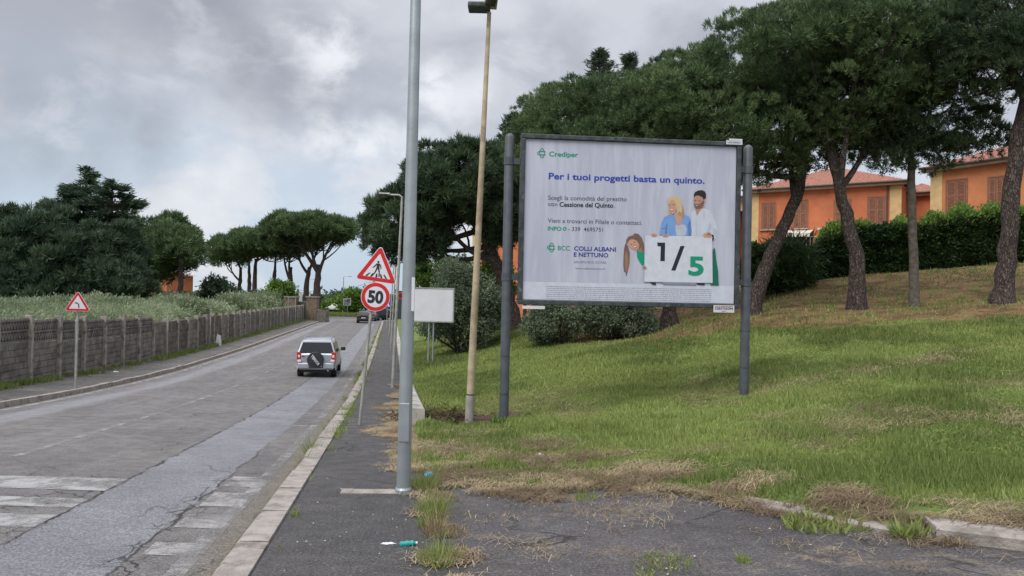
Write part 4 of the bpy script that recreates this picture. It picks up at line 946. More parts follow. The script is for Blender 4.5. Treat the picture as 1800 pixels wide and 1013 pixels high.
# thin metal poles by the fence
for i, (px, yb_, yt, Y, lb) in enumerate([(156, 670, 565, 25.5, 'thin galvanised pole in front of the fence just right of the curve sign'), (303, 632, 556, 36, 'thin leaning pale pole against the fence, near the middle of its length'),
                                   (378, 620, 545, 44.5, 'thin tall pole beside the fence where a white scrap lies'), (526, 572, 524, 78, 'thin white pole near the far end of the fence'), (545, 566, 526, 84, 'short white pole at the far end of the fence beside the gate')]):
    a = P(px-1, yb_, Y); a[2] = float(zr(Y))+.1; a[0] = tX(-9.7, Y); tp = np.array([a[0]+.02, Y, P(px, yt, Y)[2]])
    root = empty('metal_pole', a, lb, 'pole', 'thin poles along the concrete fence'); mb = MB(); mb.tube([(0, 0, -.2), tuple(tp-a)], .035, 8); mb.lathe([(.05, 0), (.05, .03)], 8); mb.build('shaft', M['galv_old'], root)
    mb = MB(); h = float(tp[2]-a[2]); mb.lathe([(.045, h-.02), (.045, h+.02), (.02, h+.04)], 8, 0, Matrix.Translation((.02, 0, 0))); mb.build('cap', M['galv_old'], root)
# brick gate pillars at the far end
for (xa, xb, yt, lb) in [(503, 522, 523, 'left square brick gate pillar at the far end of the fence'), (540, 558, 523, 'right square brick gate pillar at the far end of the fence')]:
    Y = 96; a = P((xa+xb)/2, 560, Y); a[2] = -2.0; zt = P(xa, yt, Y)[2]+2.0; hw = (xb-xa)/2*Y/FPX
    root = empty('gate_pillar', a, lb, 'gate pillar', 'brick gate pillars'); mb = MB(); mb.box(-hw, hw, -hw, hw, -.3, zt); mb.build('shaft', mk('weathered_brick', (.17, .125, .09), .95, var=.3, scale=5), root)
    mb = MB(); mb.box(-hw-.1, hw+.1, -hw-.1, hw+.1, zt+.002, zt+.16); mb.build('cap', M['fence_post'], root)
a = P(531, 560, 96.4); a[2] = -2.0; root = empty('metal_gate', a, 'dark green solid metal gate between the far brick pillars', 'gate')
mb = MB(); hw = .62; mb.box(-hw, hw, -.03, .03, .1, 2.4)
for i in range(9): mb.box(-hw+i*.148, -hw+i*.148+.05, -.05, -.031, .12, 2.38)
mb.build('gate_panel', mk('gate_green', (.06, .10, .09), .7), root); mb = MB(); mb.box(-hw, hw, -.055, .055, 2.402, 2.47); mb.build('gate_rail', M['galv_old'], root)
# curved wing wall right of gate
a = P(562, 562, 92); a[2] = -2.0; root = empty('wing_wall', a, 'rough curved low stone wall at the end of the fence by the junction', 'wall')
mb = MB(); pts = [(-1.0, 4.5), (-.9, 2.5), (-.4, .8), (.3, -.2), (1.2, -.8)]; vs = []
for (x, y) in pts: vs += [(x-.15, y-.1, -.2), (x-.15, y-.1, 1.5), (x+.15, y+.1, 1.5), (x+.15, y+.1, -.2)]
fs = [(i*4+j, i*4+j+1, i*4+j+5, i*4+j+4) for i in range(4) for j in range(3)]+[(0, 1, 2, 3), (19, 18, 17, 16)]
mb.add(vs, fs); mb.build('wall_body', M['fence_conc'], root)

# ================================================================ billboard
CO = [(128, 68), (1232, 110), (1215, 935), (113, 915)]     # poster corners in the zoomed view, TL TR BR BL
Yl_, Yr_ = 13.73, 14.08
BW, BH = 4.03, 3.0
pL = P(918, 527, Yl_); pR = P(1290, 533, Yr_); zbot = pL[2]
ang = math.atan2(pR[1]-pL[1], pR[0]-pL[0]); BWr = math.hypot(pR[0]-pL[0], pR[1]-pL[1]); BW = BWr
gl = float(Tz(pL[0], pL[1])); org = (pL[0], pL[1], gl); z0 = zbot-gl
bb = empty('billboard', org, 'large grey framed billboard with a white family loan poster on two dark round posts', 'billboard', None, ang)
def uvz(zx, zy):
    u = (zx-CO[0][0])/(CO[1][0]-CO[0][0]); v = .5
    for _ in range(4):
        yt = CO[0][1]+(CO[1][1]-CO[0][1])*u; yb_ = CO[3][1]+(CO[2][1]-CO[3][1])*u; v = (zy-yt)/(yb_-yt)
        xl = CO[0][0]+(CO[3][0]-CO[0][0])*v; xr = CO[1][0]+(CO[2][0]-CO[1][0])*v; u = (zx-xl)/(xr-xl)
    return u*BW, z0+(1-v)*BH
# posts
for k, (x, dy, zt_) in enumerate([(-.29, .1, P(898, 238, 13.8)[2]-gl), (BW+.27, .1, P(1316, 256, 14.1)[2]-gl)]):
    gz_ = float(Tz(org[0]+math.cos(ang)*x, org[1]+math.sin(ang)*x))-gl
    mb = MB(); r = .088; T = Matrix.Translation((x, dy, 0)); mb.lathe([(r, gz_-.4), (r, zt_-.04), (r*.8, zt_), (r*.35, zt_+.03)], 22, 0, T)
    po = mb.build('post', M['charcoal'], bb, smooth=True)
    for zc in (z0+BH-.42, z0+.42):
        mb = MB(); mb.lathe([(r+.012, zc-.07), (r+.012, zc+.07)], 22, 0, T); s = 1 if k == 0 else -1
        mb.box(min(x, x+s*.30), max(x, x+s*.30), dy-.05, dy+.05, zc-.055, zc+.055); mb.build('bracket', M['charcoal'], po)
    mb = MB()
    for zc in (gz_+1.25, gz_+.55, zt_-.45): mb.lathe([(r+.004, zc-.006), (r+.004, zc+.006)], 22, 0, T)
    mb.build('seam', M['frame'], po)
f = MB(); e = .085
f.box(-e, BW+e, -.05, .13, z0+BH+.002, z0+BH+e); f.box(-e, BW+e, -.05, .13, z0-e, z0-.002); f.box(-e, -.002, -.05, .13, z0-.001, z0+BH+.001); f.box(BW+.002, BW+e, -.05, .13, z0-.001, z0+BH+.001)
fo = f.build('frame', M['frame'], bb, bevel=.012)
f = MB(); f.box(0, BW, .05, .10, z0, z0+BH)
for i in range(5): f.box(i*BW/4-.03 if i else 0, i*BW/4+.03 if i < 4 else BW, .101, .15, z0+.01, z0+BH-.01)
f.build('back_sheet', M['galv_old'], bb)
def postermat():
    m = bpy.data.materials.new('poster_paper'); m.use_nodes = True; t = NT(m.node_tree); b = m.node_tree.nodes['Principled BSDF']
    tc = t.new('ShaderNodeTexCoord').outputs['Object']; mp = t.new('ShaderNodeMapping'); t.l.new(tc, mp.inputs[0]); mp.inputs['Scale'].default_value = (3.2, 1, .35)
    c = t.mix(t.step(t.noise(mp.outputs[0], 1.6, 7, .65, .5), .35, .7), (.40, .42, .52), (.50, .515, .61))
    c = t.mix(t.step(t.noise(tc, 1.1, 5, .6), .5, .75, 0, .5), c, (.37, .39, .50))
    t.l.new(c, b.inputs['Base Color']); b.inputs['Roughness'].default_value = .55
    bp = t.new('ShaderNodeBump'); bp.inputs['Strength'].default_value = .25; bp.inputs['Distance'].default_value = .02
    t.l.new(t.noise(mp.outputs[0], 4, 6, .6, .8), bp.inputs['Height']); t.l.new(bp.outputs[0], b.inputs['Normal']); return m
M['paper'] = postermat()
f = MB(); nxp, nyp = 40, 30; xs = np.linspace(.004, BW-.004, nxp); zs = np.linspace(z0+.004, z0+BH-.004, nyp)
f.box(xs[0], xs[-1], 0.0, .049, zs[0], zs[-1]); poster = f.build('poster', M['paper'], bb)
def pm(name, c, r=.55): return mk(name, c, r, 0, var=.06, scale=8, spec=.3)
K = {'blue': pm('print_blue', (.03, .06, .36)), 'navy': pm('print_navy', (.03, .035, .26)), 'green': pm('print_green', (.005, .27, .16)), 'dgreen': pm('print_dark_green', (.01, .13, .085)), 'text': pm('print_dark_text', (.07, .075, .11)),
     'black': pm('print_black', (.02, .022, .035)), 'board': pm('print_white', (.57, .60, .68)), 'skin': pm('print_skin', (.52, .29, .22)), 'skin2': pm('print_tan_skin', (.42, .23, .17)), 'blond': pm('print_blond', (.55, .42, .24)), 'blond2': pm('print_dark_blond', (.36, .25, .14)),
     'brown': pm('print_brown_hair', (.17, .105, .08)), 'brown2': pm('print_light_brown_hair', (.30, .17, .11)), 'hair': pm('print_black_hair', (.022, .018, .022)), 'shirt': pm('print_light_blue', (.17, .32, .62)), 'shirt2': pm('print_mid_blue', (.10, .20, .46)), 'top': pm('print_pale_grey', (.45, .48, .56)),
     'wshirt': pm('print_white_shirt', (.52, .55, .64)), 'wfold': pm('print_shirt_fold', (.42, .46, .56)), 'teeth': pm('print_teeth', (.75, .72, .70)), 'lips': pm('print_lips', (.42, .10, .09)), 'fine': pm('print_fine_grey', (.24, .25, .33)), 'band': pm('print_band_white', (.54, .57, .66)), 'shade': pm('print_soft_grey', (.40, .43, .55))}
def flat(name, polys, parent=None, y=-.002):
    """polys: list of (matkey, points in local x,z, layer)"""
    mats = []; mb = MB(); th = .0006
    for mk_, pts, ly in polys:
        if mk_ not in mats: mats.append(mk_)
        yy = y-ly*.0011; n = len(pts); bm = None
        mb.add([(x, yy, z_) for x, z_ in pts], [tuple(range(n))], mats.index(mk_))
    me = bpy.data.meshes.new(name); me.from_pydata(mb.v, [], mb.f); me.polygons.foreach_set('material_index', mb.mi)
    bm = bmesh.new(); bm.from_mesh(me); bmesh.ops.triangulate(bm, faces=[f_ for f_ in bm.faces if len(f_.verts) > 4], ngon_method='EAR_CLIP'); bm.to_mesh(me); bm.free()
    return link(name, me, [K[k] if k in K else M[k] for k in mats], parent)
def text_mesh(s, bold=0.0):
    cu = bpy.data.curves.new('lettering', 'FONT'); cu.body = s; cu.size = 1.0; cu.offset = bold; cu.resolution_u = 4
    ob = bpy.data.objects.new('lettering', cu); col.objects.link(ob); bpy.context.view_layer.update()
    me = bpy.data.meshes.new_from_object(ob.evaluated_get(bpy.context.evaluated_depsgraph_get())); bpy.data.objects.remove(ob); bpy.data.curves.remove(cu); return me
def text(name, s, fn, mat, parent, bold=0.0):
    """fn maps (a in 0..1 across the string, b in units of cap height) to local xyz"""
    me = text_mesh(s, bold); n = len(me.vertices); co = np.empty(n*3, np.float32); me.vertices.foreach_get('co', co); co = co.reshape(-1, 3)
    x0, x1 = co[:, 0].min(), co[:, 0].max(); out_ = np.array([fn((x-x0)/(x1-x0), y/.70) for x, y in co[:, :2]], np.float32)
    me.vertices.foreach_set('co', out_.ravel()); me.update(); me.materials.clear(); me.name = name; return link(name, me, mat, parent)
def ptext(s, x0, y0, x1, y1, cap, mat, bold=0.0, ly=1):
    """baseline from (x0,y0) to (x1,y1) in zoom pixels, cap height in zoom pixels"""
    (ua, va), (ub, vb) = uvz(x0, y0), uvz(x1, y1); h = uvz(x0, y0-cap)[1]-va
    return text('lettering', s, lambda a, b: (ua+(ub-ua)*a, -.002-.0011*ly, va+(vb-va)*a+h*b), K[mat], poster, bold)
ptext('Crediper', 248, 161, 398, 165, 25, 'green', .022)
ptext('Per i tuoi progetti basta un quinto.', 246, 281, 1060, 304, 33, 'blue', .025)
ptext('Scegli la comodità del prestito', 244, 390, 650, 397, 23, 'text', .002)
ptext('con', 244, 422, 291, 424, 22, 'text', .002)
ptext('Cessione del Quinto', 302, 426, 580, 431, 24, 'black', .024)
ptext('.', 583, 431, 587, 431, 24, 'text', .002)
ptext('Vieni a trovarci in Filiale o contattaci.', 242, 510, 730, 521, 23, 'text', .002)
ptext('INFO', 242, 550, 312, 552, 20, 'green', .028)
ptext('- 339  4695751', 347, 553, 527, 557, 21, 'text', .002)
ptext('BCC', 294, 654, 356, 656, 23, 'green', .010)
ptext('COLLI ALBANI', 377, 656, 594, 661, 22, 'navy', .022)
ptext('E NETTUNO', 376, 688, 554, 692, 22, 'navy', .022)
ptext('GRUPPO BCC ICCREA', 376, 722, 546, 724, 11, 'fine', .012)
ptext('www.albanet.bcc.it', 383, 754, 538, 757, 11, 'fine', .012)
def PZ(pts): return [uvz(*p) for p in pts]
def ZA(pts): return [uvz((1040+x/5.332-880)*2.98, (320+y/5.332-220)*2.98) for x, y in pts]   # from the people crop
def ell(cx, cy, rx, ry, n=20, rot=0.0): 
    return [(cx+rx*math.cos(a)*math.cos(rot)-ry*math.sin(a)*math.sin(rot), cy+rx*math.cos(a)*math.sin(rot)+ry*math.sin(a)*math.cos(rot)) for a in [2*math.pi*i/n for i in range(n)]]
# clover like emblem of interlaced loops
def ring(cx, cy, rx, ry, w_, a0=0, a1=2*math.pi, n=26):
    o = []
    for i in range(n):
        a = a0+(a1-a0)*i/n; b = a0+(a1-a0)*(i+1)/n
        o.append([(cx+rx*math.cos(a), cy+ry*math.sin(a)), (cx+rx*math.cos(b), cy+ry*math.sin(b)), (cx+(rx-w_)*math.cos(b), cy+(ry-w_)*math.sin(b)), (cx+(rx-w_)*math.cos(a), cy+(ry-w_)*math.sin(a))])
    return o
for (cx, cy, s) in [(212, 145, 1.0), (262, 641, .95)]:
    ps = [('green', PZ(q), 1) for q in ring(cx, cy, 14*s, 27*s, 4.5*s)]
    ps += [('green', PZ(q), 2) for q in ring(cx-5*s, cy, 20*s, 12*s, 4.5*s, math.pi*.35, math.pi*1.65)]+[('green', PZ(q), 2) for q in ring(cx+6*s, cy, 18*s, 12*s, 4.5*s, -math.pi*.75, -math.pi*.22)]+[('green', PZ(q), 2) for q in ring(cx+6*s, cy, 18*s, 12*s, 4.5*s, math.pi*.22, math.pi*.75)]
    flat('emblem', ps, poster)
flat('phone_mark', [('green', PZ(ell(329, 542, 10, 10, 16)), 1), ('band', PZ([(324, 537), (328, 536), (329, 541), (333, 545), (335, 546), (332, 549), (326, 544)]), 2)], poster)
# bottom white band with rows of unreadably fine print
ps = [('band', PZ([(117, 820), (1216, 841), (1213, 931), (114, 911)]), 0)]
for r in range(7):
    x = 236; xe = 1096 if r < 6 else 1090
    while x < xe:
        w_ = random.uniform(4, 20); y = 843+r*10.3+(x-236)*.018; hh = 4.6
        x2 = min(x+w_, xe)
        xx = x
        while xx < x2-1:
            q = min(random.uniform(1.4, 3.4), x2-xx); yo = random.uniform(-.6, .8); ps.append(('fine' , PZ([(xx, y+yo), (xx+q*.72, y+yo), (xx+q*.72, y+hh), (xx, y+hh)]), 1)); xx += q
        x = x2+3
flat('fine_print', ps, poster)
# photographic figures printed on the poster
fig = []
def F_(m_, pts, ly=1): fig.append((m_, ZA(pts), ly))
# man
F_('wshirt', [(905, 300), (935, 262), (985, 250), (1040, 245), (1085, 262), (1120, 300), (1145, 370), (1165, 440), (1160, 520), (1120, 545), (1110, 500), (890, 505), (893, 380)], 1)
F_('wfold', [(1095, 360), (1104, 420), (1085, 470), (1050, 480), (1080, 430)], 2); F_('wfold', [(1040, 260), (1046, 300), (1035, 350), (1030, 300)], 2); F_('wfold', [(960, 330), (966, 330), (968, 495), (960, 495)], 2); F_('wfold', [(1120, 420), (1160, 440), (1158, 520), (1128, 500)], 2)
F_('wfold', [(905, 300), (918, 290), (915, 400), (900, 500), (892, 500), (893, 380)], 2)
F_('skin2', [(952, 235), (1028, 205), (1046, 225), (1000, 265), (972, 315), (956, 265)], 2)
F_('skin2', [(940, 130), (960, 118), (1010, 130), (1050, 150), (1052, 180), (1030, 215), (1000, 245), (965, 245), (945, 222), (938, 180)], 3)
F_('brown', [(942, 205), (960, 198), (990, 208), (1012, 190), (1034, 165), (1040, 195), (1022, 232), (990, 248), (962, 246), (946, 228)], 4)
F_('teeth', [(957, 211), (976, 213), (973, 218), (958, 216)], 5); F_('hair', ell(956, 168, 8, 3), 5); F_('hair', ell(992, 172, 8, 3), 5); F_('skin', ell(968, 190, 6, 10), 5)
F_('hair', [(944, 138), (940, 118), (950, 92), (985, 74), (1022, 72), (1048, 86), (1058, 110), (1056, 140), (1050, 158), (1042, 150), (1034, 166), (1026, 140), (990, 122), (962, 122)], 5)
F_('skin', ell(1048, 172, 8, 14), 4)
# woman
F_('shirt', [(617, 495), (622, 440), (640, 370), (662, 325), (710, 305), (860, 305), (895, 320), (912, 370), (918, 450), (915, 500), (800, 502), (700, 500)], 6)
F_('shirt2', [(676, 400), (690, 380), (686, 495), (662, 497)], 7); F_('shirt2', [(880, 400), (905, 340), (918, 450), (915, 500), (890, 500)], 7); F_('shirt2', [(640, 430), (676, 425), (674, 434), (636, 442)], 7)
F_('top', [(768, 400), (800, 392), (858, 400), (872, 440), (860, 500), (778, 500), (766, 450)], 7)
F_('skin', [(755, 300), (830, 300), (828, 360), (812, 402), (782, 402), (762, 345)], 8)
F_('blond2', [(780, 160), (815, 175), (840, 240), (850, 300), (845, 335), (815, 320), (790, 300), (775, 240)], 9)
F_('skin', [(700, 175), (725, 150), (765, 160), (780, 200), (775, 260), (755, 295), (730, 300), (708, 270), (698, 225)], 10)
F_('blond', [(697, 210), (690, 180), (700, 150), (735, 130), (780, 132), (812, 160), (826, 205), (830, 260), (822, 290), (800, 270), (785, 300), (776, 250), (772, 200), (745, 165), (720, 170), (706, 200)], 11)
F_('blond', [(697, 230), (704, 270), (712, 300), (700, 305), (692, 270)], 11)
F_('lips', ell(732, 258, 17, 9, rot=.1), 11); F_('teeth', ell(732, 256, 13, 5, rot=.1), 12); F_('hair', ell(712, 212, 8, 3), 11); F_('hair', ell(748, 210, 10, 3, rot=-.1), 11); F_('skin2', ell(722, 235, 5, 9), 11)
# girl
F_('green', [(402, 640), (430, 650), (478, 640), (482, 760), (455, 785), (430, 750), (408, 705)], 1)
F_('brown2', [(420, 560), (470, 570), (480, 650), (440, 655), (405, 640)], 2)
F_('skin', [(310, 560), (330, 525), (380, 520), (415, 550), (428, 590), (415, 625), (385, 640), (350, 620), (322, 595)], 3)
F_('brown', [(302, 590), (305, 540), (325, 510), (360, 498), (395, 505), (430, 540), (445, 600), (430, 630), (425, 580), (400, 545), (365, 532), (335, 540), (320, 565)], 4)
F_('brown', [(365, 495), (385, 478), (420, 485), (450, 520), (470, 580), (475, 640), (455, 640), (440, 580), (415, 520), (385, 500)], 5)
F_('brown', [(296, 575), (320, 595), (338, 660), (335, 760), (318, 840), (305, 885), (298, 840), (285, 840), (278, 780), (280, 690), (286, 620)], 4)
F_('brown2', [(300, 640), (322, 680), (326, 770), (306, 860), (292, 800), (290, 700)], 5)
F_('lips', ell(386, 606, 17, 11, rot=-.45), 5); F_('teeth', ell(386, 605, 13, 5, rot=-.45), 6); F_('hair', ell(352, 582, 8, 3.5, rot=-.4), 5); F_('hair', ell(382, 562, 8, 3.5, rot=-.4), 5); F_('skin2', ell(372, 588, 5, 6), 5)
# held board
F_('shade', [(470, 935), (476, 500), (486, 495), (486, 935)], 12)
F_('board', [(480, 500), (1112, 506), (1116, 940), (474, 930)], 13)
F_('shade', [(474, 930), (1116, 940), (1115, 944), (474, 934)], 13)
F_('black', [(592, 565), (668, 566), (664, 740), (622, 739), (627, 602), (598, 600)], 14)
F_('black', [(812, 596), (852, 597), (764, 829), (724, 827)], 14)
F_('dgreen', [(1118, 640), (1128, 615), (1140, 620), (1150, 720), (1168, 830), (1174, 965), (1096, 963), (1096, 945), (1116, 942)], 12)
for (a, b) in [((525, 580), (550, 582)), ((632, 960), (660, 962)), ((965, 1042), (970, 1040))]: F_('black' if a[0] != 632 else 'fine', [(a[0], 937), (a[1], 940), (b[1], 964), (b[0], 958)], 12)
for (cx, cy) in [(552, 495), (575, 497), (660, 498), (684, 499)]: F_('skin', ell(cx, cy, 17, 15), 15)
for k in range(4): F_('skin', ell(1040+k*18, 497+k*2, 11, 22), 15)
F_('skin2', ell(1080, 482, 22, 14), 15); F_('hair', [(1100, 488), (1124, 492), (1130, 520), (1124, 545), (1112, 545), (1118, 515)], 14)
for k in range(3): F_('skin', ell(468+k*8, 790+k*9, 14, 12), 15)
for k in range(4): F_('skin2', ell(545+k*12, 508, 3, 6), 16); F_('skin2', ell(655+k*12, 511, 3, 6), 16)
flat('printed_figures', fig, poster)
(ua, va), (ub, vb) = ZA([(886, 864)])[0], ZA([(1030, 864)])[0]; hh = ZA([(886, 696)])[0][1]-va
text('lettering', '5', lambda a, b: (ua+(ub-ua)*a, -.022, va+hh*b), K['green'], poster, .03)
# soft bluish mark on lower right of the paper, small paper notices on the frame
def plate(name, quad, y, mat, lines_=()):
    (x0, z0_), (x1, z1_) = quad; f = MB(); f.box(x0, x1, y-.012, y, z0_, z1_); o = f.build(name, M[mat], bb)
    for (s, a0, a1, b0, hgt, m_) in lines_:
        if not s:
            g = MB(); q = a0
            while q < a1-.02:
                wq = random.uniform(.015, .04); g.box(x0+(x1-x0)*q, x0+(x1-x0)*(q+wq*.75), y-.0145, y-.0125, z0_+(z1_-z0_)*b0, z0_+(z1_-z0_)*(b0+hgt*random.uniform(.8, 1))); q += wq+(.02 if random.random() < .15 else 0)
            g.build('blurred_print', K[m_], o); continue
        text('lettering', s, lambda a, b: (x0+(x1-x0)*(a0+(a1-a0)*a), y-.0135, z0_+(z1_-z0_)*(b0+hgt*b)), K[m_], o, .02)
    return o
u0, v0 = uvz(1100, 978); u1, v1 = uvz(1210, 942)
plate('notice', ((u0, v0), (u1, v1)), -.056, 'white', [('3283765094', .06, .94, .38, .34, 'black'), ('', .08, .92, .80, .12, 'lips'), ('', .4, .62, .10, .14, 'fine')])
u0, v0 = uvz(1170, 100); u1, v1 = uvz(1256, 82); plate('notice', ((u0, v0), (u1, v1)), -.056, 'white', [('', .08, .9, .3, .4, 'fine')])
u0, v0 = uvz(1186, 83); u1, v1 = uvz(1256, 73); plate('notice', ((u0, v0), (u1, v1)), -.056, 'white')
u0, v0 = uvz(112, 962); u1, v1 = uvz(226, 948); plate('name_strip', ((u0, v0), (u1, v1)), -.05, 'white')

# ================================================================ poles & signs
def lamp(label, base, top, r, arm=None, head=(0.5, .2, .08), mat='galv', group=None, headdir=(-1, 0, 0), taper=.75, slab=False, band=None):
    base = np.array(base); top = np.array(top); root = empty('street_lamp', base, label, 'street lamp', group); v = top-base
    mb = MB(); mb.tube([v*-.03, v*.25, v*.5, v*.75, v], np.linspace(r, r*taper, 5), 20); mb.build('pole', M[mat], root, smooth=True)
    hd = np.array(headdir, float); hd /= np.linalg.norm(hd); e = v+hd*(arm or .05)+np.array([0, 0, .06])
    if arm: mb = MB(); mb.tube([v-np.array([0, 0, .02]), v+hd*.1+np.array([0, 0, .05]), e], .03, 8); mb.build('arm', M[mat], root)
    an = math.atan2(hd[1], hd[0]); T = Matrix.Translation(Vector(e)) @ Matrix.Rotation(an, 4, 'Z') @ Matrix.Rotation(-.06, 4, 'Y')
    mb = MB(); L_, W_, H_ = head; mb.add([tuple(T @ Vector(q)) for q in [(-.05, -W_/2, 0), (L_, -W_/2*.7, 0), (L_, W_/2*.7, 0), (-.05, W_/2, 0), (-.05, -W_/2*.7, H_), (L_*.9, -W_*.3, H_*.7), (L_*.9, W_*.3, H_*.7), (-.05, W_/2*.7, H_)]], [(0, 3, 2, 1), (4, 5, 6, 7), (0, 1, 5, 4), (1, 2, 6, 5), (2, 3, 7, 6), (3, 0, 4, 7)])
    ho = mb.build('lamp_head', M['galv_old'], root, bevel=.015)
    mb = MB(); mb.box(L_*.25, L_*.92, -W_*.28, W_*.28, -.03, -.001, 0, T); mb.build('lens', M['glass'], ho)
    return root
GL = 'lamp posts along the right pavement'
b1 = hit(709, 868, lambda x, y: zr(y)+.12); s = b1[1]
q = P(733, -90, b1[1]); r1 = lamp('nearest grey steel lamp post standing on a concrete pad at the pavement edge', b1, q, .074, arm=.7, mat='galv', group=GL, taper=.72)
mb = MB(); mb.lathe([(.088, .0), (.088, .05), (.078, .07)], 20); mb.build('base_collar', M['galv'], r1)
mb = MB(); mb.box(.045, .075, -.055, -.02, 1.9, 2.25); mb.build('sticker', M['white'], r1)
mb = MB(); mb.box(-.055, .055, -.079, -.066, .55, .95); mb.build('access_hatch', M['galv'], r1, bevel=.006)
b2 = P(824, 757, 14.75); b2[2] = float(Tz(b2[0], b2[1])); q = P(860, 22, 14.75)
r2 = lamp('leaning rusty cream lamp post on the grass between steel pole and billboard', b2, q, .082, mat='beige', head=(.62, .30, .16), headdir=(.15, -1, 0), taper=.5)
mb = MB(); v = (q-b2); mb.tube([v*.076, v*.0785], .084, 20); mb.build('strap', M['blackplastic'], r2)
mb = MB(); mb.tube([v*-.02, v*.075], .0835, 20); mb.build('concrete_sleeve', M['concrete'], r2, smooth=True)
mb = MB(); T = Matrix.Translation(Vector(v)); mb.box(-.42, .02, -.25, .12, .01, .13, 0, T); mb.build('lamp_cover', M['frame'], r2, bevel=.03)
for (px, yb_, pt, yt, ar, r, hc, lb) in [(690, 680, 707, 346, .45, .055, 0, 'second lamp post along the pavement with short arm to the left'), (687, 612, 698, 431, .6, .055, 0, 'third lamp post along the pavement with thin flat arm over the road'),
                                 (684, 590, 692, 470, .8, .06, 0, 'fourth lamp post along the pavement, half hidden by nearer posts')]:
    # distance from the ground level of the pavement
    bpt = hit(px, yb_, lambda x, y: zr(y)+.12); q = P(pt, yt, bpt[1]); lamp(lb, bpt, q, r, arm=ar, group=GL, mat='galv_old', head=(.35, .14, .06))
for (px, yb_, yt, Y, lb) in [(603, 545, 487, 135, 'distant slim lamp post rising from the far verge'), (542, 545, 492, 140, 'distant lamp post behind the umbrella pines'), (499, 545, 500, 130, 'dark short pole left of the far gate'), (640, 545, 497, 150, 'faint distant lamp post near the left rim of the speed sign')]:
    bpt = P(px, yb_, Y); bpt[2] = -2.1; lamp(lb, bpt, P(px+1, yt, Y), .09, arm=.8, mat='galv_old', head=(.7, .3, .12), group='distant lamp posts beyond the junction', headdir=(1, 0, 0))
# concrete pad
mb = MB(); T = Matrix.Translation(Vector((b1[0]-.24, b1[1], b1[2]))) @ Matrix.Rotation(.06, 4, 'Z'); mb.box(-.40, .42, -.085, .085, -.2, .022, 0, T); mb.box(-.40, -.29, -.084, .084, .0225, .026, 0, T)
tag(mb.build('concrete_pad', M['kerb'], bevel=.012), 'narrow pale concrete pad set into the asphalt at the foot of the nearest lamp post', 'concrete pad')

def tri(s, r=.0):
    return [(-s/2, -s*.2887), (s/2, -s*.2887), (0, s*.5774)]
def rtri(s, r, n=6):
    P3 = tri(s); o = []; k = 1-r/(s*.2887); c3 = [(x*k, z_*k) for x, z_ in P3]
    for i, (cx, cz) in enumerate(c3):
        a0 = {0: math.pi*7/6-math.pi/3, 1: -math.pi/6-math.pi/3, 2: math.pi/2-math.pi/3}[i]
        for j in range(n+1): a = a0+2*math.pi/3*j/n; o.append((cx+r*math.cos(a), cz+r*math.sin(a)))
    return o
def sign_tri(root, T, s, glyph, name='warning_plate'):
    mb = MB(); mb.prism(rtri(s, .045), -.012, .0); me = mb; 
    def put(mbx, nm, mat, par): 
        mbx.v = [tuple(T @ Vector(v)) for v in mbx.v]; return mbx.build(nm, M[mat], par)
    o = put(mb, name, 'signwhite', root)
    a = rtri(s*.955, .04); b = rtri(s*.66, .012); m2 = MB(); n = len(a)
    vs = [(x, -.0145, z_) for x, z_ in a]+[(x, -.0145, z_) for x, z_ in b]; m2.add(vs, [(i, (i+1) % n, (i+1) % n+n, i+n) for i in range(n)]); put(m2, 'red_border', 'signred', o)
    m3 = MB()
    for g in glyph:
        n = len(g); m3.add([(x*s, -.0145, z_*s) for x, z_ in g], [tuple(range(n))])
    me = bpy.data.meshes.new('symbol'); me.from_pydata([tuple(T @ Vector(v)) for v in m3.v], [], m3.f); bm = bmesh.new(); bm.from_mesh(me); bmesh.ops.triangulate(bm, faces=bm.faces, ngon_method='EAR_CLIP'); bm.to_mesh(me); bm.free(); link('symbol', me, M['ink'], o)
    m4 = MB(); m4.box(-.18, .18, .003, .02, -.05, -.01); m4.box(-.18, .18, .003, .02, .12, .16); put(m4, 'clamp', 'galv_old', o)
    return o
def seg(x0, z0_, x1, z1_, w0, w1=None):
    w1 = w1 or w0; d = math.hypot(x1-x0, z1_-z0_); nx_, nz_ = -(z1_-z0_)/d, (x1-x0)/d
    return [(x0+nx_*w0/2, z0_+nz_*w0/2), (x0-nx_*w0/2, z0_-nz_*w0/2), (x1-nx_*w1/2, z1_-nz_*w1/2), (x1+nx_*w1/2, z1_+nz_*w1/2)]
ped = [ell(-.005, .175, .026, .026, 12), [(-.035, .14), (.03, .14), (.04, .02), (-.03, .02)], seg(-.03, .13, -.085, .05, .026), seg(-.085, .05, -.12, .03, .022), seg(.03, .13, .075, .06, .026), seg(.075, .06, .065, .02, .022),
       seg(-.012, .03, -.05, -.08, .036, .028), seg(-.05, -.08, -.10, -.155, .026), seg(.018, .03, .05, -.06, .036, .028), seg(.05, -.06, .055, -.17, .026)]
for x in (-.215, -.115, -.005, .105, .205): ped.append([(x*.78-.014, -.10), (x*.78+.018, -.10), (x*1.12+.025, -.185), (x*1.12-.022, -.185)])
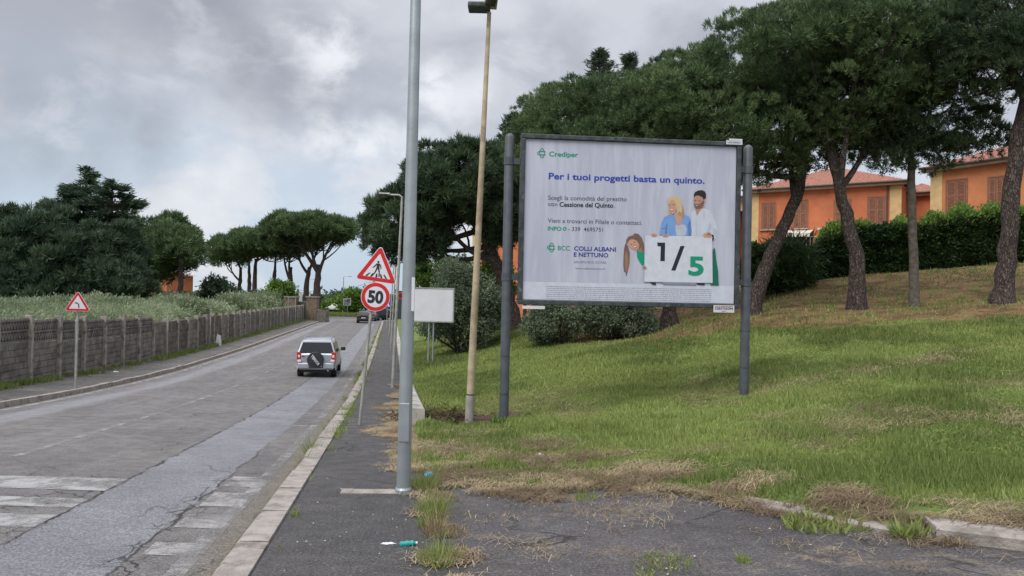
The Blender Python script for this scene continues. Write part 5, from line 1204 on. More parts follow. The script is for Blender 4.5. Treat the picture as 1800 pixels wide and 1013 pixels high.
# pedestrian + 50 sign, leaning
sb = hit(632, 747, lambda x, y: zr(y)+.12); Ys_ = sb[1]; tp = P(664, 432, Ys_); v = tp-sb
sg = empty('road_sign', sb, 'leaning pole with red triangle pedestrian crossing sign above round red 50 speed limit sign', 'road sign')
mb = MB(); mb.tube([v*-.03, v*.35, v*.7, v*.96], .029, 14); mb.build('pole', M['galv_old'], sg, smooth=True)
rollS = -R(6.2)
def signT(px, py, roll, yaw=0.05, dy=-.04):
    c = P(px, py, Ys_)-sb; return Matrix.Translation(Vector((c[0], c[1]+dy, c[2]))) @ Matrix.Rotation(yaw, 4, 'Z') @ Matrix.Rotation(roll, 4, 'Y')
sc_ = Ys_/FPX
sign_tri(sg, signT(664.5, 474, R(6.0)+R(1.2)), 71*sc_*1.06, ped)
def sign_round(root, T, d, s, nm='speed_limit_plate'):
    r = d/2; mb = MB(); mb.lathe([(r, 0), (r, .012)], 40, 0, T @ Matrix.Rotation(math.pi/2, 4, 'X')); o = mb.build(nm, M['signwhite'], root)
    m2 = MB(); n = 44; vs = [(math.cos(2*math.pi*i/n)*q*r, -.0145, math.sin(2*math.pi*i/n)*q*r) for q in (.965, .72) for i in range(n)]; m2.add([tuple(T @ Vector(p)) for p in vs], [(i, (i+1) % n, (i+1) % n+n, i+n) for i in range(n)]); m2.build('red_border', M['signred'], o)
    text('lettering', s, lambda a, b: tuple(T @ Vector(((a-.5)*d*.53, -.0150, (b-.5)*d*.40))), M['ink'], o, .045)
    m4 = MB(); m4.box(-.12, .12, .003, .02, .08, .12, 0, T); m4.box(-.12, .12, .003, .02, -.12, -.08, 0, T); m4.build('clamp', M['galv_old'], o)
sign_round(sg, signT(661, 522, R(3.5)), 51*sc_, '50')
# curve sign on the far pavement
cb = hit(132.5, 684, lambda x, y: zr(y)+.12); Yc_ = cb[1]; tp = P(138, 512, Yc_); v = tp-cb
cs = empty('road_sign', cb, 'red bordered triangle sign with a left bending arrow beside the concrete fence', 'road sign')
mb = MB(); mb.tube([v*-.03, v*.94], .034, 12); mb.build('pole', M['galv_old'], cs, smooth=True)
arc = []; n = 7
for i in range(n): 
    a0 = math.pi*.02+(math.pi*.50)*i/n; a1 = math.pi*.02+(math.pi*.50)*(i+1)/n; c = (-.06, -.05); 
    arc.append([(c[0]+.125*math.cos(a0), c[1]+.125*math.sin(a0)), (c[0]+.125*math.cos(a1), c[1]+.125*math.sin(a1)), (c[0]+.085*math.cos(a1), c[1]+.085*math.sin(a1)), (c[0]+.085*math.cos(a0), c[1]+.085*math.sin(a0))])
arc += [seg(.045, -.05, .05, -.15, .042), [(-.055, .095), (-.055, .015), (-.125, .055)]]
c = P(138.5, 535, Yc_)-cb; T = Matrix.Translation(Vector((c[0], c[1]-.05, c[2]))) @ Matrix.Rotation(.25, 4, 'Z') @ Matrix.Rotation(R(.5), 4, 'Y'); sign_tri(cs, T, 41*Yc_/FPX*1.02, arc)
# blank board
Yw = 27.0; a = P(757, 632, Yw); a[2] = float(Tz(a[0], a[1])); wb = empty('blank_board', a, 'blank white rectangular board on two thin posts in front of the olive tree', 'sign board')
q0 = P(724, 564, Yw)-a; q1 = P(797, 509, Yw)-a
mb = MB(); mb.box(q0[0], q1[0], -.02, .0, q0[2], q1[2]); mb.build('board_panel', M['white'], wb, bevel=.01)
mb = MB(); e = .045
mb.box(q0[0]-e, q1[0]+e, -.035, .01, q1[2]+.001, q1[2]+e); mb.box(q0[0]-e, q1[0]+e, -.035, .01, q0[2]-e, q0[2]-.001); mb.box(q0[0]-e, q0[0]-.001, -.035, .01, q0[2], q1[2]); mb.box(q1[0]+.001, q1[0]+e, -.035, .01, q0[2], q1[2]); mb.build('board_frame', M['galv_old'], wb, bevel=.01)
for px in (753, 761): 
    x = P(px, 600, Yw)[0]-a[0]; mb = MB(); mb.tube([(x, .05, -.2), (x+.01, .05, q1[2]-.1)], .03, 8); mb.build('post', M['galv'], wb)
# dark totem + blue crossing sign far away + small board
Y = 100; a = P(706, 560, Y); a[2] = -1.95; tt_ = empty('advertising_totem', a, 'dark advertising totem with red symbol beside the far pavement', 'sign totem')
q0 = P(698, 560, Y)-a; q1 = P(727, 512, Y)-a; mb = MB(); mb.box(q0[0], q1[0], -.2, .2, .02, q1[2]); mb.build('totem_body', mk('totem_dark', (.03, .045, .05), .5), tt_)
mb = MB(); mb.box(q0[0]+.03, q1[0]-.03, -.212, -.203, q1[2]*.70, q1[2]*.97); mb.build('upper_panel', mk('totem_black', (.05, .02, .02), .5), tt_)
mb = MB(); n = 20; cx = (q0[0]+q1[0])/2-.6; cz = q1[2]*.835
vs = [(cx+math.cos(2*math.pi*i/n*.85+.5)*q, -.216, cz+math.sin(2*math.pi*i/n*.85+.5)*q) for q in (.5, .3) for i in range(n)]; mb.add(vs, [(i, i+1, i+1+n, i+n) for i in range(n-1)]); mb.build('symbol', M['signred'], tt_)
Y = 88; a = hit(681, 600, lambda x, y: zr(y)+.12); Y = 78; a = P(681, 590, Y); a[2] = float(zr(Y))+.12; a[0] = tX(.75, Y)
bs = empty('road_sign', a, 'small blue square pedestrian crossing sign behind the speed limit sign, far along the pavement', 'road sign')
mb = MB(); mb.tube([(0, 0, -.2), (0, 0, 2.9)], .04, 8); mb.build('pole', M['galv_old'], bs)
mb = MB(); mb.box(-.42, .42, -.07, -.05, 2.1, 2.95); o = mb.build('sign_plate', mk('sign_blue', (.02, .09, .42), .4), bs)
mb = MB(); mb.add([(-.3, -.073, 2.2), (.3, -.073, 2.2), (0, -.073, 2.8)], [(0, 1, 2)]); mb.build('white_triangle', M['signwhite'], o); mb = MB(); mb.box(-.05, .05, -.078, -.075, 2.3, 2.6); mb.add([(-.12, -.0765, 2.22), (.12, -.0765, 2.22), (0, -.0765, 2.45)], [(0, 1, 2)]); mb.build('symbol', M['ink'], o)
Y = 118; a = P(610, 556, Y); a[2] = -1.85; jb = empty('direction_board', a, 'small framed dark and white picture board on a pole on the far verge', 'sign board')
mb = MB(); mb.tube([(0, .05, -.3), (0, .05, 3.0)], .05, 8); mb.build('pole', M['galv_old'], jb)
q0 = P(603, 537, Y)-a; q1 = P(617, 525, Y)-a; mb = MB(); mb.box(q0[0], q1[0], -.06, -.0, q0[2], q1[2]); o = mb.build('board_panel', M['white'], jb)
mb = MB(); mb.box(q0[0]+.1, q1[0]-.1, -.07, -.062, q0[2]+.1, q1[2]-.1); mb.build('board_picture', mk('mixed_print', (.22, .22, .24), .6, var=.9, scale=3), o)
Y = 125; a = P(537, 545, Y); a[2] = -2.0; jb = empty('blank_board', a, 'small pale grey board on a pole behind the far brick gate', 'sign board')
q0 = P(525, 530, Y)-a; q1 = P(546, 514, Y)-a; mb = MB(); mb.box(q0[0], q1[0], -.04, .04, q0[2], q1[2]); mb.build('board_panel', M['white'], jb); mb = MB(); mb.tube([(0, .1, -.2), (0, .1, q1[2])], .07, 8); mb.build('pole', M['galv_old'], jb)
# ================================================================ vehicles
def paint(name, c, metal=.5, rough=.3): return mk(name, c, rough, metal, var=.03, scale=2, coat=.6)
M['tail'] = mk('tail_lamp_red', (.45, .015, .02), .25, 0, var=.2, scale=12, coat=.5)
M['rim'] = mk('alloy_rim', (.45, .46, .48), .35, .8)
M['lampclear'] = mk('clear_lamp', (.7, .7, .72), .2, 0)
M['wheelcover'] = mk('spare_cover', (.022, .028, .035), .55)
M['plate'] = mk('number_plate', (.62, .63, .64), .5)
def car(name, label, cat, loc, heading, st, pm_, suv=False, group=None, scale=1.0, plate_txt=None, simple=False, rot_tilt=0.0):
    """st: stations from rear to front: (y, z_bottom, w_sill, w_mid, z_mid, w_belt, z_belt, w_roof, z_roof)"""
    root = empty(name, loc, label, cat, group, heading); root.rotation_euler[0] = rot_tilt; mb = MB(); k = 0; rows = []
    for (y, zb_, ws, wm, zm, wb_, zbl, wr, zrf) in st:
        half = [(ws*.9, zb_), (ws, zb_+.06), (wm, (zb_+zm)/2+.03), (wm, zm), (wb_, zbl), (wr+.02, zrf-.07 if zrf-zbl > .1 else zrf), (wr-.05, zrf-.005), (wr*.45, zrf+.018), (0, zrf+.022)]
        row = [(-x, y, z_) for x, z_ in half]+[(x, y, z_) for x, z_ in half[::-1][1:]]; rows.append(row)
    n = len(rows[0]); vs = [v for r in rows for v in r]; fs = []
    for i in range(len(rows)-1):
        for j in range(n-1): fs.append((i*n+j, i*n+j+1, (i+1)*n+j+1, (i+1)*n+j))
        fs.append((i*n+n-1, i*n, (i+1)*n, (i+1)*n+n-1))
    fs += [tuple(range(n))[::-1], tuple(range((len(rows)-1)*n, len(rows)*n))]
    mb.add(vs, fs); body = mb.build('body', pm_, root, smooth=True, bevel=.02)
    yr, yf = st[0][0], st[-1][0]; cab = [s for s in st if s[8]-s[6] > .25]; c0, c1 = cab[0], cab[-1]
    prev = st[st.index(c0)-1]; nxt = st[st.index(c1)+1]
    # rear glass on the slope
    def quadplate(nm, pts, mat, off, par=root, inset=True):
        a, b, c, d = [Vector(p) for p in pts]; nrm = (b-a).cross(d-a).normalized()*off; ctr = (a+b+c+d)/4; q = [p+nrm for p in (a, b, c, d)]; q2 = [p-nrm*.8 for p in (a, b, c, d)]
        m_ = MB(); m_.add([tuple(p) for p in q+q2], [(0, 1, 2, 3), (7, 6, 5, 4), (0, 4, 5, 1), (1, 5, 6, 2), (2, 6, 7, 3), (3, 7, 4, 0)]); return m_.build(nm, M[mat] if isinstance(mat, str) else mat, par)
    zb0 = prev[8]; y0 = prev[0]; y1 = c0[0]; z1_ = c0[8]
    def onr(s): return (y0+(y1-y0)*s, zb0+(z1_-zb0)*s)
    (ya, za), (yb2, zb2) = onr(.05), onr(.86); wa = prev[7]*.94; wt = c0[7]*.90
    quadplate('rear_window', [(-wa, ya, za+.02), (wa, ya, za+.02), (wt, yb2, zb2+.02), (-wt, yb2, zb2+.02)], 'glass', .014)
    (ya, za), (yb2, zb2) = (nxt[0], nxt[8]), (c1[0], c1[8]); quadplate('windscreen', [(nxt[7]*.88, ya-.06, za+.05), (-nxt[7]*.88, ya-.06, za+.05), (-c1[7]*.88, yb2+.03, zb2-.02), (c1[7]*.88, yb2+.03, zb2-.02)], 'glass', .016)
    for s in (-1, 1):
        for (ya, yb2) in ([(c0[0]+.18, -.45), (-.38, .42)] if not suv else [(c0[0]+.12, -.98), (-.9, -.12), (-.04, .72)]):
            def at(y, up):
                i = 0
                while i < len(st)-2 and st[i+1][0] < y: i += 1
                p, q = st[i], st[i+1]; f_ = (y-p[0])/(q[0]-p[0]); g = lambda k_: p[k_]+(q[k_]-p[k_])*f_
                xb, zb3, xr, zr3 = g(5), g(6), g(7)+.02, g(8)-.07; u = .10 if not up else .88
                return (s*(xb+(xr-xb)*u), y, zb3+(zr3-zb3)*u)
            a_, b_, c_, d_ = at(ya, 0), at(yb2, 0), at(min(yb2, c1[0]-.05), 1), at(max(ya, c0[0]+.12), 1)
            pts = [a_, b_, c_, d_] if s > 0 else [b_, a_, d_, c_]
            quadplate('side_window', pts, 'glass', .012)
        # tail lamps
        z_ = .98 if suv else .88; w_ = prev[3] if suv else st[0][3]
        yy = yr-.015; m_ = MB()
        if suv: m_.box(min(s*(w_-.17), s*(w_+.006)), max(s*(w_-.17), s*(w_+.006)), yy-.01, yy+.16, z_-.19, z_+.15); o = m_.build('tail_light', M['tail'], root, bevel=.02); m_ = MB(); m_.box(min(s*(w_-.13), s*(w_-.05)), max(s*(w_-.13), s*(w_-.05)), yy-.018, yy-.0115, z_-.08, z_+.02); m_.build('reversing_lens', M['lampclear'], o)
        else: m_.box(min(s*(w_-.24), s*(w_+.004)), max(s*(w_-.24), s*(w_+.004)), yy-.01, yy+.22, z_-.08, z_+.11); m_.build('tail_light', M['tail'], root, bevel=.03)
        # mirrors
        my = .78 if suv else .62; mx = s*(st[len(st)//2][5]+.03); m_ = MB(); m_.box(min(mx, mx+s*.21), max(mx, mx+s*.21), my, my+.10, (1.03 if suv else .95), (1.19 if suv else 1.08)); m_.build('wing_mirror', M['blackplastic'], root, bevel=.03)
        # wheels
        for wy in ((yr+.62, yf-.68)):
            wr_ = .335 if suv else .31; T = Matrix.Translation((s*(st[2][3]-.12), wy, wr_)) @ Matrix.Rotation(math.pi/2, 4, 'Y')
            m_ = MB(); m_.lathe([(wr_*.6, -.115), (wr_*.94, -.115), (wr_, -.08), (wr_, .08), (wr_*.94, .115), (wr_*.6, .115)], 26, 0, T)
            wo = empty('wheel', (0, 0, 0), None, None); wo.parent = root; ty = m_.build('tyre', M['rubber'], wo, smooth=True)
            m_ = MB(); m_.lathe([(wr_*.62, -.11), (wr_*.62, -.119), (wr_*.3, -.11)], 20, 0, T); m_.lathe([(wr_*.3, .10), (wr_*.62, .119), (wr_*.62, .10)], 20, 0, T); m_.build('rim', M['rim'], wo)
            m_ = MB(); n2 = 18; xw = s*(st[2][3]+.004); vs = [(xw, wy+math.cos(math.pi*i/n2)*(wr_+.06), wr_+math.sin(math.pi*i/n2)*(wr_+.06)) for i in range(n2+1)]+[(xw, wy+math.cos(math.pi*i/n2)*(wr_-.02), wr_+math.sin(math.pi*i/n2)*(wr_-.02)) for i in range(n2+1)]
            m_.add(vs+[(x_-s*.04, y_, z_) for x_, y_, z_ in vs], [(i, i+1, i+n2+2, i+n2+1) for i in range(n2)]+[(i+2*(n2+1), i+1+2*(n2+1), i+1, i) for i in range(n2)]); m_.build('wheel_arch', M['blackplastic'] if not suv else pm_, root)
    # bumper, plate, underside
    m_ = MB(); wbm = st[0][3]+.0; m_.box(-wbm, wbm, yr-.075, yr+.2, .40 if suv else .34, .66 if suv else .62); bo = m_.build('rear_bumper', pm_, root, bevel=.05)
    m_ = MB(); m_.box(-wbm*.82, wbm*.82, yr+.1, yf-.15, .24, .44); m_.build('underbody', M['blackplastic'], root)
    pz = (.50, .60) if suv else (.62, .73); m_ = MB(); m_.box(-.30, .30, yr-.09, yr-.077, pz[0]-.05, pz[1]+.04); po = m_.build('plate_holder', M['blackplastic'], root)
    m_ = MB(); m_.box(-.25, .25, yr-.098, yr-.0915, pz[0]-.01, pz[1]+.01); po2 = m_.build('number_plate', M['plate'], root)
    if plate_txt:
        g = MB()
        for q in (-.19, -.135, -.05, .005, .06, .13, .18): g.box(q, q+.03, yr-.1015, yr-.0985, pz[0]+.01, pz[0]+.085)
        g.build('plate_characters', M['ink'], po2)
    return root, body, yr
ST_SUV = [(-1.93, .42, .70, .76, .62, .76, .95, .74, 1.0), (-1.90, .36, .74, .80, .70, .79, 1.0, .77, 1.03), (-1.74, .33, .76, .82, .72, .80, 1.03, .64, 1.60), (-1.3, .30, .77, .83, .74, .81, 1.02, .64, 1.68), (-.5, .30, .77, .83, .74, .81, 1.01, .64, 1.69), (.3, .30, .77, .83, .74, .81, 1.0, .63, 1.65),
          (.98, .30, .77, .82, .74, .79, .99, .74, 1.06), (1.5, .30, .75, .81, .72, .74, .96, .68, 1.0), (1.85, .33, .70, .76, .66, .68, .88, .6, .93), (1.93, .40, .6, .66, .6, .6, .8, .5, .84)]
ST_HB = [(-1.95, .38, .68, .74, .60, .74, .88, .70, .96), (-1.88, .32, .74, .80, .66, .78, .93, .72, 1.02), (-1.40, .26, .78, .84, .68, .80, .94, .58, 1.38), (-.9, .25, .79, .85, .70, .81, .93, .60, 1.44), (0, .25, .79, .85, .70, .81, .92, .60, 1.46), (.35, .25, .79, .85, .70, .80, .90, .57, 1.40),
         (1.05, .25, .78, .84, .68, .78, .88, .72, .93), (1.6, .27, .76, .82, .64, .72, .80, .62, .84), (1.92, .32, .66, .74, .58, .62, .70, .5, .74), (2.0, .38, .5, .6, .5, .5, .6, .4, .62)]
hd = math.atan(.163)
silver = paint('silver_paint', (.44, .46, .50), .55, .32)
# silver off-roader
Yc = 28.5; loc = P(545, 665, Yc); loc = (loc[0]-.12, Yc+1.95, float(rz(loc[0], Yc+1.95))+.01)
suv, body, yr = car('off_roader', 'small silver off roader driving away with black spare wheel cover on its tailgate', 'car', loc, hd, ST_SUV, silver, suv=True, plate_txt=True, rot_tilt=-.008); suv.scale = (.91, .91, .89)
mb = MB(); T = Matrix.Translation((-.02, yr-.13, .80)) @ Matrix.Rotation(math.pi/2, 4, 'X'); mb.lathe([(.10, -.14), (.325, -.12), (.345, -.06), (.345, .06), (.325, .09), (.12, .105)], 32, 0, T); sw = mb.build('spare_wheel_cover', M['wheelcover'], suv, smooth=True)
ca, sa = math.cos(-R(52)), math.sin(-R(52))
text('lettering', 'TERIOS', lambda a, b: (-.02+(a-.5)*.50*ca-(b-.5)*.11*sa, yr-.2395, .80+(a-.5)*.50*sa+(b-.5)*.11*ca), M['plate'], sw, .03)
for (x0, x1, z0_, z1_) in [(-.60, -.47, .935, .97), ]: mb = MB(); mb.box(x0, x1, yr-.035, yr-.005, z0_, z1_); mb.build('door_handle', M['blackplastic'], suv)
mb = MB(); mb.tube([(.50, yr-.08, .33), (.50, yr+.2, .33)], .035, 10); mb.build('exhaust_pipe', M['rim'], suv)
for s in (-1, 1): mb = MB(); mb.tube([(s*.57, -1.45, 1.70), (s*.57, -1.3, 1.745), (s*.57, 0, 1.75), (s*.57, .2, 1.69)], .018, 6); mb.build('roof_rail', M['rim'], suv)
for x in (-.38, .38): mb = MB(); mb.lathe([(.03, 1.06), (.11, 1.10), (.12, 1.28), (.07, 1.38)], 10, 0, Matrix.Translation((x, -1.1, 0)) @ Matrix.Scale(.6, 4, (0, 1, 0))); mb.build('headrest', M['blackplastic'], suv)
mb = MB(); mb.tube([(0, yr+.02, 1.06), (-.36, yr+.04, 1.10)], .012, 5); mb.build('rear_wiper', M['blackplastic'], suv)
for s in (-1, 1): mb = MB(); mb.box(min(s*.60, s*.775), max(s*.60, s*.775), yr-.085, yr+.02, .665, .80); mb.build('bumper_corner', paint('pale_silver', (.62, .64, .67), .3, .25) if s == -1 else bpy.data.materials['pale_silver'], suv, bevel=.03)
# other cars
def ground_car(px, Y, dt=0): x = P(px, 560, Y)[0]; return (x, Y, float(zr(Y))+.02)
car('hatchback', 'small black hatchback seen from behind near the end of the road', 'car', ground_car(640, 92), hd, ST_HB, paint('black_paint', (.02, .022, .026), .3), plate_txt=True)
car('hatchback', 'dark grey hatchback just ahead of the black one at the junction', 'car', ground_car(653, 100), hd-.12, ST_HB, paint('grey_paint', (.10, .105, .11), .5), plate_txt=True)
car('off_roader', 'black off roader turning right at the junction beyond the speed limit sign', 'car', ground_car(672, 104), hd-.9, ST_SUV, paint('black_paint_two', (.015, .016, .02), .3), suv=True)
car('saloon_car', 'dark car side on at the junction, right of the blue crossing sign', 'car', ground_car(690, 106), -1.4, ST_HB, paint('dark_blue_paint', (.03, .035, .06), .3))
car('parked_car', 'white car half hidden by the far verge, left one', 'car', (P(591, 540, 137)[0], 137, -1.7), 1.35, ST_HB, paint('white_paint', (.62, .63, .64), 0), group='cars parked beyond the far verge')
car('parked_car', 'pale car beyond the far verge, just left of the speed limit sign pole', 'car', (P(634, 540, 137)[0], 137, -1.7), 1.5, ST_HB, paint('pale_paint', (.5, .51, .52), .3), group='cars parked beyond the far verge')

# ================================================================ grass, straw and weeds
def scatter_grass():
    out_ = []
    N = 1000000
    Y = 6+rng.random(N)**.75*40; a = rng.uniform(-.22, .80, N); X = a*Y
    t_ = Xt(X, Y); ok = (t_ > 1.9) | ((t_ > 1.66) & (Y < 14.2)); yb = Yb(t_); ok &= Y > yb+.02; ok &= ~((t_ > KT) & (Y < yb+.25))
    X, Y, t_ = X[ok], Y[ok], t_[ok]; d = dry(X, Y); bk = bank(X, Y)
    ok = rng.random(len(X)) < (1-.75*d)*(1-.95*bk)*(.35+.65*sst(fbm(X, Y, .8, 41), .3, .6)); X, Y, d, bk = X[ok], Y[ok], d[ok], bk[ok]
    Z = Tz(X, Y, False); C = np.stack([X, Y, Z], -1); n = len(X); ht = .03+.065*sst(fbm(X, Y, 1.0, 51), .35, .7)*(1-d*.6)
    tint = np.clip(.15+.7*sst(fbm(X, Y, 2.2, 61), .35, .65)+rng.normal(size=n)*.18, 0, 1)
    D = np.stack([rng.normal(size=n)*.35, rng.normal(size=n)*.35, np.ones(n)], -1); D /= np.linalg.norm(D, axis=1)[:, None]
    s = np.stack([rng.normal(size=n), rng.normal(size=n)*.4, np.zeros(n)], -1); s /= np.linalg.norm(s, axis=1)[:, None]
    W = (.003+.0009*Y)[:, None]; Lh = (ht*rng.uniform(.5, 1.5, n)*(1+Y/60))[:, None]
    V = np.stack([C-s*W, C+s*W, C+D*Lh], 1).reshape(-1, 3); F = np.arange(n*3).reshape(-1, 3)
    tag(link('grass', npmesh('grass', V, F, {'tint': np.repeat(tint, 3)}), M['grass']), 'green grass growing over the field behind and around the billboard', 'grass', kind='stuff')
scatter_grass()
def straw_mesh(name, X, Y, Z, lo, hi, wd, lift=.02, label='', flatn=.12, tint=None, mat='straw', zf=None):
    n = len(X); a = rng.uniform(0, math.pi, n)+0; L_ = rng.uniform(lo, hi, n); d = np.stack([np.cos(a), np.sin(a)*.9, rng.normal(size=n)*flatn], -1)
    C = np.stack([X, Y, Z+lift*rng.random(n)+.004], -1); s = np.stack([-np.sin(a), np.cos(a), np.zeros(n)], -1)*(wd*rng.uniform(.6, 1.3, n))[:, None]/2
    bend = np.stack([np.zeros(n), np.zeros(n), rng.uniform(0, .03, n)], -1)
    A = C-d*L_[:, None]/2; B = C+d*L_[:, None]/2
    if zf is not None:
        for Q in (A, B): zq = zf(Q[:, 0], Q[:, 1]); Q[:, 2] = np.maximum(Q[:, 2]-Z+zq, zq+.003)
    A[:, 2] = np.maximum(A[:, 2], Z-.05); B[:, 2] = np.maximum(B[:, 2], Z-.05)
    V = np.stack([A-s, A+s, C+s+bend, C-s+bend, B+s*.5, B-s*.5], 1).reshape(-1, 3); b_ = np.arange(n)[:, None]*6
    F = np.concatenate([b_+np.array([[0, 1, 2, 3]]), b_+np.array([[3, 2, 4, 5]])]); ti = np.clip(sst(fbm(X, Y, .5, 33), .3, .65)*.8+rng.normal(size=n)*.22, 0, 1) if tint is None else tint
    return tag(link(name, npmesh(name, V, F, {'tint': np.repeat(ti, 6)}), M[mat]), label, 'straw', kind='stuff')
def scatter_straw():
    N = 260000; Y = rng.uniform(5, 18, N); X = rng.uniform(-.25, .8, N)*Y; t_ = Xt(X, Y); yb = Yb(t_); d = dry(X, Y)
    ok = (t_ > 1.62) & (Y > yb-.12*rng.random(N)) & (rng.random(N) < d*1.1) & ((t_ < KT) | (Y > yb+.22) | (rng.random(N) < .04))
    X1, Y1 = X[ok], Y[ok]
    straw_mesh('dry_straw', X1, Y1, Tz(X1, Y1, False), .06, .26, .0045, .045, 'cut dry straw lying along the near edge of the grass', zf=lambda a, b: Tz(a, b, False))
    # little heaps blown on the driveway and pavement
    px = [(1060, 905, 60), (1110, 895, 70), (895, 915, 40), (900, 955, 45), (960, 975, 60), (1130, 920, 50), (1330, 935, 22), (1090, 935, 35), (1400, 960, 40), (850, 950, 35), (1250, 880, 60), (1000, 900, 45), (930, 890, 40), (1140, 985, 60), (1480, 975, 40), (1170, 880, 60), (800, 985, 25), (1560, 950, 50), (1660, 962, 60), (1440, 925, 60), (1600, 1000, 30)]
    XX = []; YY = []
    for (x, y, r) in px:
        k = int(r*r*.02)+10; c = hit(x, y, Dz)
        if c[1] > Yb(Xt(c[0], c[1]))+.1: continue
        rr = r*c[1]/FPX; XX.append(c[0]+rng.normal(size=k)*rr*.7); YY.append(c[1]+rng.normal(size=k)*rr*.5)
    XX = np.concatenate(XX); YY = np.concatenate(YY); ok = (Xt(XX, YY) > 1.6) & (YY < Yb(Xt(XX, YY))); XX, YY = XX[ok], YY[ok]
    straw_mesh('straw_litter', XX, YY, Dz(XX, YY)+.005, .04, .17, .0035, .012, 'thin wisps of straw scattered over the driveway asphalt')
    N = 14000; t_ = rng.uniform(1.62, 12, N); Y = Yb(t_)-.04-np.abs(rng.normal(size=N))*.2; X = tX(t_, Y); ok = (rng.random(N) < sst(fbm(X, Y, .5, 95), .42, .6)) & (Y > 4.5); X, Y = X[ok], Y[ok]
    straw_mesh('edge_straw', X, Y, Dz(X, Y)+.006, .05, .26, .004, .03, 'loose straw spilling from the lawn edge over the driveway asphalt and kerb foot')
    # pavement side
    N = 90000; t_ = .35+1.25*rng.random(N)**.6; Y = rng.uniform(9, 26, N); X = tX(t_, Y)
    n_ = sst(.55*fbm(X, Y, .9, 71)+.45*fbm(X, Y*.6, .22, 72)+.30*(t_-.95)-.07*np.abs(Y-14)/6, .47, .66)*.55; ok = rng.random(N) < n_; X, Y = X[ok], Y[ok]
    straw_mesh('pavement_straw', X, Y, zr(Y)+.125, .06, .22, .0045, .012, 'dry straw swept across the pavement beside the low wall')
    # dark weed strip & straw between pavement and driveway
    N = 9000; Y = rng.uniform(4.6, 8.6, N); t_ = 1.62+rng.normal(size=N)*(.10+.03*np.sin(Y*5)); X = tX(t_, Y)
    ok = rng.random(N) < sst(fbm(X, Y, .35, 91), .38, .6); X, Y = X[ok], Y[ok]
    straw_mesh('seam_straw', X, Y, zr(Y)+.128, .03, .12, .005, .02, 'dead grass caught in the seam between pavement and driveway')
scatter_straw()
def tuft(name, label, px, py, r, h, n, fn, mat='grass', cat='weeds', group=None, w_=.008, C0=None, broad=False):
    c = hit(px, py, fn) if C0 is None else np.array(C0); root = c
    N = n; a = rng.uniform(0, 6.28, N); q = r*np.sqrt(rng.random(N)); C = np.stack([q*np.cos(a), q*np.sin(a)*.8, np.zeros(N)-.01], -1); D = np.stack([np.cos(a)*.35*(q/r)+rng.normal(size=N)*.25, np.sin(a)*.35*(q/r)+rng.normal(size=N)*.25, np.ones(N)], -1); D /= np.linalg.norm(D, axis=1)[:, None]
    if not broad: C[:, 0] *= .8; C[:, 1] *= 1.5
    if broad: D += rng.normal(size=(N, 3))*.35
    hv = np.clip(rng.lognormal(-.35, .5, N), .25, 1.7); D += rng.normal(size=(N, 3))*np.array([.28, .28, 0]); D /= np.linalg.norm(D, axis=1)[:, None]
    v, f, t_ = blades(C, D, 1, h, w_, .12, None, broad=broad)
    k_ = 4 if broad else 3; v = v.reshape(N, k_, 3); v = C[:, None]+(v-C[:, None])*np.where(np.arange(k_)[None, :, None] > 1, hv[:, None, None], 1); v = v.reshape(-1, 3); o = fmesh(name, [(v, f, t_)], M[mat]); o.location = tuple(map(float, c)); return tag(o, label, cat, group)
pz = lambda x, y: zr(y)+.12
GW = 'weeds growing by the pavement'
kz = lambda x, y: zr(y)+.02
tuft('weed_tuft', 'tall dark weed tuft at the kerb beside the repair strip, tallest on the kerb', 546, 800, .09, .42, 70, kz, group=GW, w_=.012)
tuft('weed_tuft', 'smaller weed tuft at the kerb just nearer than the tall dark one', 533, 818, .07, .22, 60, kz, group=GW, w_=.01)
tuft('weed_tuft', 'grass tuft at the kerb near the leaning sign pole', 612, 722, .22, .2, 260, pz, group=GW)
tuft('weed_tuft', 'small grass tuft at the very bottom of the kerb near the photo bottom', 405, 1003, .06, .12, 60, kz, group=GW)
tuft('weed_tuft', 'low weed growing on the kerb stone left of the concrete pad', 520, 905, .05, .07, 60, pz, group=GW)
tuft('weed_tuft', 'bright green weeds right of the nearest lamp post foot, by the blue litter', 745, 862, .16, .26, 520, pz, group=GW, mat='grass')
tuft('weed_tuft', 'green weed clump in the seam just below the concrete pad', 760, 905, .15, .22, 600, pz, group=GW, mat='grass')
tuft('weed_tuft', 'yellowish grass clump in the seam above the teal bottle', 765, 940, .10, .20, 300, pz, group=GW, mat='straw')
tuft('weed_tuft', 'short mixed grass clump in the seam beside the crumpled paper and bottle', 757, 925, .12, .12, 420, pz, group=GW, mat='grass')
tuft('weed_tuft', 'grass clump at the bottom of the seam nearest the camera', 770, 990, .14, .17, 560, pz, group=GW, mat='grass')
tuft('weed_tuft', 'broad grass patch left of the cream pole behind the steel lamp post', 740, 815, .3, .2, 700, lambda x, y: Tz(x, y, False), group=GW)
tuft('weed_tuft', 'green weeds at the foot of the driveway kerb, left clump', 1450, 925, .34, .075, 900, Dz, group='weeds along the driveway kerb', w_=.018, broad=True)
tuft('weed_tuft', 'green weeds at the foot of the driveway kerb, right bushy clump', 1602, 944, .13, .12, 520, Dz, group='weeds along the driveway kerb', w_=.018, broad=True)
tuft('weed_tuft', 'flat weed patch on the driveway at the bottom of the photo', 1180, 1003, .30, .04, 420, Dz, group='weeds along the driveway kerb', w_=.015)
tuft('weed_tuft', 'small weed tuft in the middle of the driveway asphalt', 1307, 985, .06, .05, 160, Dz, group='weeds along the driveway kerb')
tuft('weed_tuft', 'weed clump in the straw where the driveway meets the grass', 1030, 878, .13, .09, 260, Dz, group='weeds along the driveway kerb')
